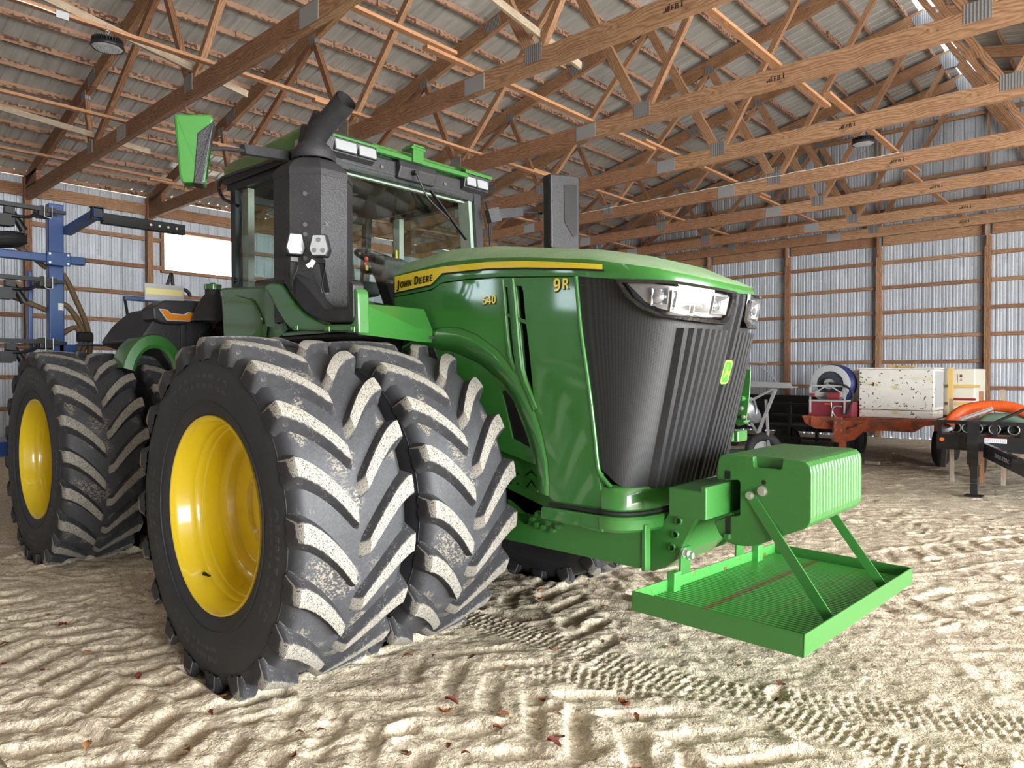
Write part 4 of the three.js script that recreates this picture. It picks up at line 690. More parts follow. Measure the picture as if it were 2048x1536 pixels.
// suitcase weights hanging on the carrier: one thing each
{
  const mk = (notch) => rpoly([[2.235, 1.2], [2.241, 1.25], [2.25, 1.339, 0.05], ...notch, [2.743, 1.339, 0.06], [2.743, 1.012, 0.045], [2.6, 0.944, 0.1], [2.44, 0.86, 0.06], [2.28, 0.857, 0.06], [2.221, 0.969, 0.02], [2.29, 1.0, 0.005], [2.372, 1.02, 0.01], [2.372, 1.21, 0.02], [2.3, 1.2, 0.01]], 0.012, 3).map(([x, y]) => [x - 2.48, y - 1.1]);
  const g = ext(mk([]), 0.0455, 0.012), gEnd = ext(mk([[2.445, 1.339, 0.004], [2.45, 1.284, 0.012], [2.592, 1.284, 0.012], [2.6, 1.339, 0.004]]), 0.0455, 0.006), hole = (x, y, r) => cyl(r, r, 0.004, 16, x - 2.48, y - 1.1, 0.0445, Math.PI / 2);
  const first = thing('suitcase_weight', 'end green cast iron suitcase weight with embossed letters beside the platform strap', 'weight', 'suitcase weights hanging on the front carrier', 2.48, 1.1, 0.41 - 0.0455);
  const cast0 = mesh('casting', g, M.greenCast, first);
  const parts = [['bolt_recess', box(0.05, 0.145, 0.003, 2.495 - 2.48, 1.209 - 1.1, 0.0445), M.greenCast], ['pin_hole', merge([hole(2.501, 1.21, 0.013)]), M.black]];
  const bodyOnly = first.clone(); cast0.geometry = gEnd;
  for (const [n, q, m] of parts) mesh(n, q, m, first);
  mesh('bolt', bolt(0.02, 0.018, 2.495 - 2.48, 1.164 - 1.1, 0.046, Math.PI / 2), M.zinc, first);
  mesh('key_slot', [box(0.032, 0.045, 0.003, 2.303 - 2.48, 1.23 - 1.1, 0.0455)], M.black, first); mesh('key_slot', [box(0.03, 0.1, 0.003, 2.307 - 2.48, 0.955 - 1.1, 0.0455)], M.black, first);
  mesh('casting_lug', [rbox(0.034, 0.03, 0.03, 0.004, 2.307 - 2.48, 0.9 - 1.1, 0.055)], M.greenCast, first);
  const em = (t, x, y, s) => boxUV(raw(new TextGeometry(t, { font, size: s, depth: 0.003, curveSegments: 3 }))).translate(x - 2.48, y - 1.1, 0.0435);
  mesh('embossed_lettering', [em('R127764', 2.3, 1.305, 0.013), em('43 KG', 2.63, 1.265, 0.013), em('MADE IN USA', 2.3, 1.262, 0.012), em('42.5 KG', 2.3, 1.284, 0.012)], M.greenCast, first);
  const ordinal = ['second', 'third', 'fourth', 'fifth', 'sixth', 'seventh', 'eighth', 'ninth', 'tenth', 'eleventh', 'twelfth', 'thirteenth', 'fourteenth', 'fifteenth', 'sixteenth', 'seventeenth'];
  for (let k = 1; k < 18; k++) { const c = bodyOnly.clone(); c.name = numbered('suitcase_weight'); c.position.set(2.48, 1.1, 0.41 - 0.0455 * (k + 1)); c.userData = { label: k === 17 ? 'last green suitcase weight at the far end of the stack' : `${ordinal[k - 1]} green suitcase weight counted from the embossed end weight`, category: 'weight', group: 'suitcase weights hanging on the front carrier' }; scene.add(c); }
}
// grated platform under the weights
{
  const o = new THREE.Group(); o.name = 'front_platform'; tractor.add(o); o.position.set(2.46, 0.615, 0); o.rotation.set(-0.044, 0, -0.012);
  const worn = dataTex(256, 256, (u, v) => { const k = smooth(0.7, 0.76, fbm(u * 12, v * 12, 4, 12)), s = fbm(u * 40, v * 40, 2, 40) * 0.05; return [lerp(0.27, 0.5, k) + s, lerp(0.6, 0.3, k) + s, lerp(0.26, 0.22, k) + s]; }, true, 1 / 0.6, 1 / 0.6);
  M.greenWorn = mat('#ffffff', 0.38, 0, { map: worn, clearcoat: 0.4, clearcoatRoughness: 0.2 });
  mesh('platform_side', [rbox(0.87, 0.1, 0.008, 0.002, 0, -0.05, 0.911)], M.greenFlat, o); mesh('platform_side', [rbox(0.87, 0.1, 0.008, 0.002, 0, -0.05, -0.911)], M.greenFlat, o);
  mesh('platform_front', [rbox(0.008, 0.1, 1.83, 0.002, 0.431, -0.05, 0)], M.greenFlat, o); mesh('platform_back', [rbox(0.008, 0.1, 1.83, 0.002, -0.431, -0.05, 0)], M.greenWorn, o);
  mesh('support_ledge', [box(0.86, 0.006, 0.04, 0, -0.083, -0.885), box(0.86, 0.006, 0.04, 0, -0.083, 0.885), box(0.04, 0.006, 1.8, -0.41, -0.083, 0), box(0.04, 0.006, 1.8, 0.41, -0.083, 0), box(0.05, 0.012, 1.8, 0, -0.092, 0)], M.greenFlat, o);
  for (let i = 0; i < 52; i++) mesh('grate_bar', barGeo ??= box(0.85, 0.022, 0.016, 0, 0, 0), M.greenWorn, o).position.set(0, -0.07, -0.87 + i * 1.74 / 51);
  for (const z of [0.53, -0.57]) mesh('post', [rbox(0.05, 0.125, 0.075, 0.008, -0.41, -0.02, z)], M.greenWorn, o);
  for (const z of [0.36, -0.36]) { const h = mesh('hanger_plate', [rbox(0.014, 0.2, 0.11, 0.003, -0.44, 0.05, z)], M.greenFlat, o); for (const dz of [-0.025, 0.03]) mesh('bolt', bolt(0.02, 0.026, -0.432, 0.11 + dz * 0.4, z + dz, 0, 0, -Math.PI / 2), M.zinc, h); }
  for (const s of [1, -1]) { const st = mesh('strap', [board([-0.055, 0.535 + (s > 0 ? -0.01 : 0), s * 0.432], [0.395, -0.055, s * 0.45], 0.01, 0.052, [0, 1, 0])], M.greenFlat, o); mesh('bolt', [bolt(0.016, 0.025, -0.035, 0.5, s * 0.438, s * Math.PI / 2)], M.zinc, st); }
}
// ------------------------------------------------------------------ tractor: cab, roof, exhaust, mirrors
M.cabGlass = new THREE.MeshPhysicalMaterial({ color: 0xdfeee8, roughness: 0.015, transmission: 1, thickness: 0, ior: 1.5 });
M.liner = mat([0.5, 0.49, 0.44], 0.85); M.greyTrim = mat([0.09, 0.09, 0.092], 0.7);
M.lampGlass = new THREE.MeshPhysicalMaterial({ color: 0x9fa3a6, roughness: 0.2, metalness: 0.1, clearcoat: 1, clearcoatRoughness: 0.04 });
{
  const fr = [];
  const bar = (a, b, w, h, up) => board(a, b, w, h, up);
  for (const s of [1, -1]) {
    fr.push(bar([-0.8, 2.2, s * 0.83], [-0.92, 3.52, s * 0.84], 0.09, 0.1, [1, 0, 0]), bar([-2.2, 2.3, s * 0.92], [-2.2, 3.52, s * 0.93], 0.06, 0.09, [1, 0, 0]));
    fr.push(bar([-0.9, 3.49, s * 0.88], [-2.3, 3.5, s * 0.93], 0.07, 0.09), bar([-0.8, 2.28, s * 0.86], [-1.5, 2.3, s * 0.93], 0.05, 0.07), bar([-1.5, 2.3, s * 0.93], [-2.2, 2.52, s * 0.93], 0.05, 0.07));
    fr.push(bar([-2.2, 2.3, s * 0.92], [-2.55, 2.3, s * 0.7], 0.06, 0.08), bar([-2.55, 2.2, s * 0.7], [-2.5, 3.5, s * 0.74], 0.07, 0.08, [1, 0, 0]));
  }
  fr.push(bar([-0.92, 3.5, -0.86], [-0.92, 3.5, 0.86], 0.09, 0.12), bar([-0.79, 2.25, -0.84], [-0.79, 2.25, 0.84], 0.07, 0.1), bar([-2.52, 3.48, -0.74], [-2.52, 3.48, 0.74], 0.07, 0.09), bar([-2.55, 2.3, -0.7], [-2.55, 2.3, 0.7], 0.07, 0.09));
  const cab = mesh('cab_frame', fr, M.plastic, tractor, { label: 'black cab frame' });
  mesh('cab_floor', [box(1.75, 0.1, 1.7, -1.65, 2.05, 0), box(0.1, 0.9, 1.5, -0.74, 1.85, 0), box(1.5, 0.6, 1.3, -1.6, 1.75, 0)], M.black, cab);
  mesh('headliner', [box(1.6, 0.05, 1.75, -1.7, 3.53, 0)], M.liner, cab);
  const pane = (name, pts) => { const g = new THREE.BufferGeometry(); const q = pts; g.setAttribute('position', new THREE.Float32BufferAttribute([...q[0], ...q[1], ...q[2], ...q[0], ...q[2], ...q[3]], 3)); g.computeVertexNormals(); return mesh(name, boxUV(raw(g)), M.cabGlass, tractor); };
  // gently bowed windshield
  { const rows = []; for (let j = 0; j <= 6; j++) { const y = lerp(2.3, 3.46, j / 6), r = []; for (let i = 0; i <= 16; i++) { const z = lerp(-0.8, 0.8, i / 16), bow = 0.05 * (1 - (z / 0.8) ** 2); r.push([lerp(-0.785, -0.895, j / 6) + bow, y, z]); } rows.push(r); } mesh('windshield', [grid(rows)], M.cabGlass, tractor); }
  const dR = pane('door_glass', [[-0.86, 2.32, 0.9], [-2.18, 2.52, 0.945], [-2.18, 3.46, 0.945], [-0.95, 3.46, 0.9]]);
  mesh('door_frame', [bar([-2.17, 2.45, 0.95], [-2.17, 3.47, 0.95], 0.03, 0.06, [1, 0, 0]), bar([-0.95, 3.46, 0.93], [-2.18, 3.46, 0.95], 0.03, 0.05), tube([[-2.17, 2.47, 0.95], [-1.9, 2.49, 0.95], [-1.6, 2.42, 0.95], [-1.4, 2.3, 0.95], [-1.2, 2.26, 0.94]], 0.025, 24, 6), cyl(0.03, 0.03, 0.03, 12, -2.16, 2.62, 0.965, Math.PI / 2)], M.black, dR);
  pane('side_glass', [[-0.86, 2.32, -0.9], [-2.18, 2.45, -0.945], [-2.18, 3.46, -0.945], [-0.95, 3.46, -0.9]]);
  pane('rear_glass', [[-2.55, 2.35, -0.68], [-2.55, 2.35, 0.68], [-2.5, 3.46, 0.72], [-2.5, 3.46, -0.72]]);
  // pale inner pillar covers and sun visor seen through the glass
  mesh('pillar_trim', [bar([-0.88, 2.4, -0.8], [-0.97, 3.45, -0.8], 0.1, 0.14, [1, 0, 0]), bar([-2.1, 2.4, -0.86], [-2.1, 3.45, -0.86], 0.06, 0.1, [1, 0, 0]), bar([-0.97, 3.44, -0.78], [-0.97, 3.44, 0.78], 0.04, 0.03), bar([-2.1, 2.4, 0.86], [-2.1, 3.45, 0.86], 0.06, 0.1, [1, 0, 0])], M.liner, cab);
  // seat, steering wheel, consoles
  const seat = mesh('seat', [rbox(0.52, 0.14, 0.52, 0.05, -1.85, 2.6, 0), rbox(0.15, 0.7, 0.5, 0.06, -2.1, 2.95, 0, 0, 0, 0.12), rbox(0.12, 0.22, 0.3, 0.05, -2.15, 3.35, 0), rbox(0.3, 0.4, 0.34, 0.04, -1.85, 2.32, 0)], M.greyTrim, tractor);
  mesh('armrest', [rbox(0.5, 0.08, 0.14, 0.03, -1.75, 2.82, 0.34), rbox(0.42, 0.06, 0.1, 0.02, -1.8, 2.82, -0.34)], M.black, seat);
  const st = mesh('steering_wheel', [torus(0.21, 0.018, 0, 0, 0, Math.PI / 2, 0, 0, 8, 28), box(0.4, 0.02, 0.04, 0, 0, 0), box(0.2, 0.02, 0.04, 0, 0, 0.1, 0, Math.PI / 2, 0), cyl(0.06, 0.05, 0.05, 14, 0, -0.02, 0)], M.black, tractor); st.position.set(-1.32, 2.84, 0.0); st.rotation.z = -0.45;
  mesh('steering_column', [bar([-1.3, 2.82, 0], [-1.0, 2.25, 0], 0.14, 0.12, [1, 0, 0]), rbox(0.16, 0.2, 0.3, 0.03, -1.12, 2.72, 0, 0, 0, -0.4)], M.greyTrim, tractor);
  const tag = mesh('key_tag', [sph(0.022, -1.2, 2.8, 0.22, 10, 6), sph(0.016, -1.21, 2.755, 0.23, 10, 6)], mat('#d8503f', 0.5), tractor); mesh('key_charm', [rbox(0.02, 0.05, 0.03, 0.008, -1.2, 2.72, 0.215)], mat('#c0a02c', 0.5), tag);
  mesh('corner_display', [rbox(0.04, 0.26, 0.34, 0.015, -1.2, 2.95, 0.66, 0, 0.5, 0), bar([-1.2, 2.3, 0.76], [-1.2, 2.85, 0.7], 0.03, 0.03, [1, 0, 0]), rbox(0.05, 0.2, 0.26, 0.015, -1.55, 2.9, 0.62, 0, 0.7, 0)], M.black, tractor);
  mesh('side_console', [rbox(0.9, 0.3, 0.26, 0.04, -1.8, 2.5, 0.62), rbox(0.5, 0.5, 0.2, 0.04, -1.15, 2.35, -0.6)], M.greyTrim, tractor);
  mesh('caution_strip', [box(0.004, 0.32, 0.025, -2.06, 2.95, -0.8)], M.decalYellow, tractor);
}
// roof
{
  const top = rpoly([[-2.55, -0.9], [-1.1, -0.98], [-0.92, -0.95], [-0.92, 0.95], [-1.1, 0.98], [-2.55, 0.9], [-2.68, 0.7], [-2.68, -0.7]], 0.12, 4), lay = (sc, y, dx = 0) => [...top, top[0]].map(([x, z]) => [(x + 1.7) * sc - 1.7 + dx, y, z * sc]);
  const roof = mesh('roof', [raw(toCreasedNormals(grid([lay(0.985, 3.575), lay(1.0, 3.585), lay(1.0, 3.7), lay(0.985, 3.735), lay(0.93, 3.755), lay(0.6, 3.775), lay(0.05, 3.78)]), 0.7))], M.green, tractor, { label: 'green cab roof with work lights in its corners' });
  mesh('roof_underside', [raw(toCreasedNormals(grid([lay(0.99, 3.6), lay(0.98, 3.54), lay(0.9, 3.5), lay(0.05, 3.5)]), 0.7))], M.plastic, roof);
  for (const s of [1, -1]) {
    // front corner pod with two lamps
    const prof2 = [[-1.05, 3.71], [-0.86, 3.712], [-0.8, 3.66], [-0.82, 3.54], [-0.9, 3.5], [-1.05, 3.5]], pod = (z0, z1) => ext(prof2, z1 - z0, 0.01).translate(0, 0, z0);
    const p = mesh('lamp_pod', [s > 0 ? pod(0.4, 0.95) : pod(-0.95, -0.62)], M.plastic, roof);
    mesh('pod_cap', [s > 0 ? ext(rpoly([[-1.1, 3.705], [-0.87, 3.708], [-0.785, 3.665], [-0.785, 3.645], [-0.86, 3.69], [-1.1, 3.69]], 0.004), 0.58, 0.006).translate(0, 0, 0.385) : ext(rpoly([[-1.1, 3.735], [-0.87, 3.738], [-0.785, 3.69], [-0.785, 3.66], [-0.86, 3.7], [-1.1, 3.7]], 0.004), 0.36, 0.006).translate(0, 0, -0.97)], M.green, p);
    const lamps = s > 0 ? [[0.49, 0.17], [0.7, 0.2]] : [[-0.7, 0.12], [-0.85, 0.14]];
    for (const [z, w] of lamps) { const l = mesh('work_lamp', [rbox(0.02, 0.085, w, 0.01, -0.803, 3.598, z, 0, 0, 0.16)], M.lampGlass, p); mesh('lamp_bezel', [rbox(0.014, 0.1, w + 0.018, 0.01, -0.811, 3.597, z, 0, 0, 0.16)], M.black, l); }
    const sl = mesh('side_lamp', [rbox(0.13, 0.075, 0.02, 0.01, -1.02, 3.6, s * 0.968, 0, s * 0.35, 0)], M.lampGlass, roof);
    mesh('eave_panel', [ext([[-2.5, 3.57], [-1.02, 3.585], [-0.92, 3.54], [-0.95, 3.5], [-2.3, 3.5]], 0.02).translate(0, 0, s > 0 ? 0.955 : -0.975)], M.plastic, roof);
  }
  mesh('visor_band', [ext(rpoly([[-0.95, 3.68], [-0.81, 3.672], [-0.785, 3.655], [-0.785, 3.62], [-0.82, 3.618], [-0.95, 3.64]], 0.004), 1.06, 0.006).translate(0, 0, -0.645)], M.green, roof);
  mesh('wiper_housing', [ext(rpoly([[-0.94, 3.64], [-0.82, 3.62], [-0.8, 3.56], [-0.84, 3.47], [-0.94, 3.46]], 0.01), 0.42, 0.012).translate(0, 0, -0.27), rbox(0.1, 0.14, 1.4, 0.02, -0.92, 3.55, 0)], M.plastic, roof);
  for (const z of [0.3, -0.42]) mesh('screw', [cyl(0.016, 0.016, 0.012, 12, -0.866, 3.53, z, 0, 0, Math.PI / 2)], M.greyTrim, roof);
  const br = mesh('receiver_mount', [rbox(0.02, 0.12, 0.12, 0.004, -0.775, 3.675, -0.02), rbox(0.14, 0.022, 0.16, 0.006, -0.83, 3.738, -0.02), rbox(0.12, 0.018, 0.13, 0.006, -0.825, 3.762, -0.03)], M.green, tractor);
  const wp = mesh('wiper', [tube([[-0.775, 3.53, -0.0], [-0.765, 3.42, -0.06], [-0.755, 3.32, -0.13], [-0.745, 3.18, -0.36]], 0.009, 20, 6), cyl(0.022, 0.022, 0.05, 12, -0.785, 3.53, 0, 0, 0, Math.PI / 2)], M.black, tractor);
  mesh('wiper_blade', [bar2([-0.752, 3.4, -0.14], [-0.735, 3.02, -0.565], 0.012, 0.03), bar2([-0.742, 3.37, -0.17], [-0.728, 3.04, -0.54], 0.01, 0.012)], M.black, wp);
  mesh('antenna', [cyl(0.003, 0.004, 0.12, 6, -0.95, 3.79, -0.75)], M.black, tractor);
}
function bar2(a, b, w, h) { return board(a, b, w, h, [1, 0, 0]); }
// exhaust: eight-sided shroud with outlet pipe
{
  const X = -0.68, Z = 1.07, oct = (r, y) => { const p = []; for (let i = 0; i <= 8; i++) { const a = R(22.5 + i * 45); p.push([X + Math.cos(a) * r, y, Z + Math.sin(a) * r]); } return p; }, rc = 0.289;
  const sh = mesh('exhaust_shroud', [raw(toCreasedNormals(grid([oct(rc, 2.15), oct(rc, 3.21)]), 0.3))], M.plastic, tractor, { label: 'black eight-sided exhaust shroud' });
  mesh('shroud_cap', [raw(toCreasedNormals(grid([oct(rc + 0.005, 3.2), oct(rc + 0.005, 3.245), oct(rc * 0.97, 3.265), oct(rc * 0.82, 3.31), oct(rc * 0.6, 3.35), oct(0.1, 3.36)]), 0.3))], M.plastic, sh);
  const bs = []; for (const [f, ys] of [[45, [3.06, 2.84, 2.77, 2.6]], [0, [2.85, 2.72, 2.36, 2.29]]]) for (const y of ys) { const a = R(f), r = 0.272, o = f ? 0 : 0.07; bs.push([X + Math.cos(a) * r - Math.sin(a) * o, y, Z + Math.sin(a) * r + Math.cos(a) * o, a]); }
  for (const [x, y, z, a] of bs) { const b = mesh('bolt', merge([cyl(0.016, 0.016, 0.008, 12, 0, 0, 0, 0, 0, Math.PI / 2), cyl(0.009, 0.009, 0.014, 6, 0.002, 0, 0, 0, 0, Math.PI / 2)]), M.greyTrim, sh); b.position.set(x - 0.004, y, z); b.rotation.y = -a; }
  const pipe = mesh('exhaust_pipe', [lathe([[0.15, 3.37], [0.155, 3.425], [0.12, 3.48], [0.088, 3.505], [0.082, 3.51]], 28).translate(X, 0, Z), (() => { const c = new THREE.CatmullRomCurve3([V(X, 3.46, Z), V(X + 0.005, 3.5, Z), V(X + 0.05, 3.555, Z), V(X + 0.12, 3.605, Z - 0.01), V(X + 0.24, 3.675, Z - 0.03), V(X + 0.36, 3.745, Z - 0.04)]); return raw(new THREE.TubeGeometry(c, 30, 0.082, 22)); })(), (() => { const c = new THREE.CatmullRomCurve3([V(X + 0.14, 3.617, Z - 0.015), V(X + 0.36, 3.745, Z - 0.04)]); return raw(new THREE.TubeGeometry(c, 4, 0.072, 22)); })()], M.plastic, tractor, { label: 'black bent exhaust outlet pipe' });
  mesh('pipe_collar', [lathe([[0.158, 3.365], [0.165, 3.37], [0.165, 3.42], [0.158, 3.425]], 28).translate(X, 0, Z)], M.plastic, pipe);
  mesh('heat_guard', [rbox(0.1, 0.26, 0.16, 0.02, X - 0.1, 3.53, Z - 0.03, 0, 0, -0.35), rbox(0.08, 0.2, 0.14, 0.02, X, 3.65, Z - 0.04, 0, 0, -0.8)], M.plastic, pipe);
  mesh('pipe_clamp', [at(torus(0.084, 0.004, 0, 0, 0, 0, Math.PI / 2, 0, 6, 28), X + 0.14, 3.633, Z - 0.022, 0, 0.15, 0.43)], M.plastic, pipe);
  // two work lamps on stalks
  for (const [x, y, z, ry, tag] of [[-0.33, 2.66, 1.43, R(75), 0], [-0.16, 2.64, 1.36, R(44), 1]]) {
    const l = mesh('stack_lamp', [ext(rpoly([[-0.07, -0.03], [-0.045, 0.075], [0.045, 0.075], [0.07, -0.03], [0.05, -0.075], [-0.05, -0.075]], 0.008), 0.09, 0.012)], M.plastic, tractor); l.position.set(x, y, z); l.rotation.y = ry; l.translateZ(-0.09);
    mesh('lamp_lens', [ext(rpoly([[-0.06, -0.026], [-0.038, 0.065], [0.038, 0.065], [0.06, -0.026], [0.043, -0.066], [-0.043, -0.066]], 0.006), 0.004).translate(0, 0, 0.089)], M.lampGlass, l);
    mesh('lamp_diode', [[0, 0.035], [-0.028, -0.035], [0.028, -0.035]].map(([a, b]) => cyl(0.015, 0.017, 0.006, 12, a, b, 0.094, Math.PI / 2)), M.reflector, l);
    mesh('lamp_stalk', [box(0.05, 0.03, 0.05, 0, -0.1, 0.03), board([0, -0.1, 0.02], [0.02, -0.3, -0.06], 0.012, 0.035, [1, 0, 0])], M.black, l);
    mesh('lamp_wire', [tube([[0, -0.07, 0.0], [0.03, -0.14, 0.03], [0.0, -0.25, 0.0], [0.02, -0.36, -0.04]], 0.006, 16, 5)], M.black, l);
    if (tag) mesh('wire_tag', [box(0.05, 0.03, 0.004, -0.06, -0.13, 0.08, 0, 0, 0.6), box(0.03, 0.05, 0.004, -0.05, -0.12, 0.07, 0.2, 0.3, -0.5)], mat('#d9d6cf', 0.6), l);
  }
  // green housing that carries the shroud, over the inner tyre
  const face = rpoly([[-0.87, 2.42, 0.02], [-0.78, 2.44, 0.02], [-0.63, 2.42, 0.02], [-0.56, 2.37], [-0.46, 2.27], [-0.3, 2.175], [-0.09, 2.105], [0.24, 2.09, 0.03], [0.268, 2.15], [0.268, 2.32], [0.3, 2.29], [0.312, 2.025], [0.16, 2.04], [-0.49, 2.085], [-0.58, 2.14]], 0.02);
  const hs = mesh('fender_housing', [ext(face, 0.09, 0.012).translate(0, 0, 1.285), box(0.95, 0.03, 0.62, -0.3, 2.07, 0.97)], M.green, tractor, { label: 'green fender housing below the exhaust' });
  mesh('housing_side', [raw(toCreasedNormals(grid([[[-0.85, 2.425, 1.36], [-0.55, 2.09, 1.365]], [[-1.02, 2.47, 1.24], [-0.83, 2.07, 1.25]], [[-1.09, 2.42, 1.22], [-1.2, 2.0, 1.18]], [[-1.1, 2.17, 1.22], [-1.25, 1.98, 1.16]], [[-1.22, 2.16, 1.22], [-1.35, 2.0, 1.15]], [[-1.44, 2.03, 1.22], [-1.46, 1.98, 1.15]]], false, true), 0.3)), ext(rpoly([[-1.1, 2.46], [-0.86, 2.43], [-0.86, 2.1], [-1.1, 2.15]], 0.02), 0.3).translate(0, 0, 0.94)], M.green, hs);
  mesh('housing_nose', [raw(toCreasedNormals(grid([[[0.28, 2.025, 1.36], [0.2, 2.0, 0.8], [0.16, 2.0, 0.64]], [[0.31, 2.1, 1.34], [0.22, 2.09, 0.82], [0.17, 2.09, 0.64]], [[0.27, 2.22, 1.3], [0.13, 2.24, 0.92], [0.1, 2.24, 0.66]], [[-0.05, 2.3, 1.28], [-0.2, 2.29, 0.92], [-0.22, 2.29, 0.66]]]), 0.4))], M.green, hs);
  mesh('shroud_gasket', [ext(rpoly([[-0.72, 2.45], [-0.66, 2.5], [-0.51, 2.485], [-0.4, 2.45], [-0.2, 2.315], [-0.06, 2.205], [0.215, 2.19], [0.215, 2.37], [0.262, 2.34], [0.266, 2.13], [0.24, 2.1], [-0.06, 2.115], [-0.29, 2.195], [-0.49, 2.34], [-0.57, 2.43]], 0.012), 0.09, 0.01).translate(0, 0, 1.292)], M.plastic, hs);
  for (const [x, y] of [[-0.42, 2.095], [-0.03, 2.07], [0.25, 2.055]]) mesh('mount_clip', [rbox(0.05, 0.04, 0.02, 0.006, x, y, 1.375), cyl(0.012, 0.012, 0.03, 10, x, y + 0.005, 1.38, Math.PI / 2)], M.green, hs);
  const mudTex = dataTex(256, 256, (u, v) => { const k = smooth(0.6, 0.7, fbm(u * 60 + v * 20, v * 50, 2, 60)) * 0.5, b = 0.11 + 0.05 * fbm(u * 8, v * 8, 2, 8); return [lerp(b, 0.4, k), lerp(b, 0.38, k), lerp(b, 0.34, k)]; }, true, 1 / 0.7, 1 / 0.7);
  mesh('wheel_well_liner', [box(1.35, 0.02, 0.66, -0.5, 2.035, 0.95), ext([[-1.5, 1.5], [-1.45, 2.0], [-0.9, 2.03], [0.1, 2.02], [0.32, 1.6], [0.2, 1.1], [-1.5, 1.1]], 0.02).translate(0, 0, 0.575)], mat('#ffffff', 0.7, 0, { map: mudTex }), tractor, { label: 'black mud-splashed wheel well liner' });
}
// mirrors
{
  const m = mesh('mirror', [ext(rpoly([[-0.112, 0.2], [0.09, 0.225], [0.112, 0.2], [0.06, -0.205], [-0.07, -0.21], [-0.085, -0.17]], 0.012), 0.13, 0.014)], M.green, tractor, { label: 'green backed wing mirror beside the exhaust' });
  m.position.set(-0.5, 3.16, 2.03); m.rotation.y = R(62);
  mesh('mirror_trim', [ext(rpoly([[0.02, 0.1], [0.115, 0.185], [0.05, -0.212], [-0.005, -0.21]], 0.006), 0.136, 0.006).translate(0, 0, -0.001), ext(rpoly([[-0.1, 0.19], [0.085, 0.21], [0.04, -0.2], [-0.055, -0.2]], 0.01), 0.02).translate(0, 0, -0.012)], M.plastic, m);
  const arm = mesh('mirror_arm', [tube([[-0.56, 3.23, 1.95], [-0.62, 3.28, 1.8], [-0.7, 3.33, 1.6]], 0.014, 12, 8), board([-0.7, 3.335, 1.62], [-0.85, 3.42, 1.15], 0.05, 0.065), board([-0.85, 3.42, 1.15], [-0.95, 3.47, 0.9], 0.06, 0.075)], M.plastic, tractor);
  const m2 = mesh('mirror', [ext(rpoly([[-0.2, 0.36], [0.17, 0.4], [0.19, 0.37], [0.19, -0.36], [0.16, -0.39], [-0.19, -0.37]], 0.025), 0.13, 0.02)], M.plastic, tractor, { label: 'tall black wing mirror on a long arm beyond the hood' });
  m2.position.set(-0.5, 3.39, -1.62); m2.rotation.y = R(80);
  mesh('mirror_trim', [ext(rpoly([[-0.03, 0.27], [0.14, 0.3], [0.15, -0.2], [0.1, -0.24], [-0.02, -0.1]], 0.02), 0.006).translate(0, 0, 0.131)], M.black, m2);
  mesh('mirror_arm', [board([-0.75, 3.31, -0.9], [-0.72, 3.4, -1.32], 0.05, 0.09), board([-0.76, 3.29, -0.88], [-0.74, 3.33, -1.0], 0.07, 0.13), tube([[-0.72, 3.4, -1.3], [-0.6, 3.4, -1.5]], 0.012, 6, 8)], M.plastic, tractor);
  mesh('grab_rail', [tube([[-1.2, 3.52, 1.02], [-1.9, 3.54, 1.03], [-2.26, 3.545, 1.03], [-2.33, 3.47, 1.03], [-2.25, 3.36, 1.02], [-2.08, 3.28, 0.97]], 0.016, 40, 8, 0.2)], M.black, tractor);
  mesh('pillar_hose', [tube([[-0.83, 3.45, -0.92], [-0.8, 3.3, -0.93], [-0.78, 3.0, -0.93], [-0.74, 2.6, -0.92]], 0.012, 16, 6)], M.black, tractor);
}
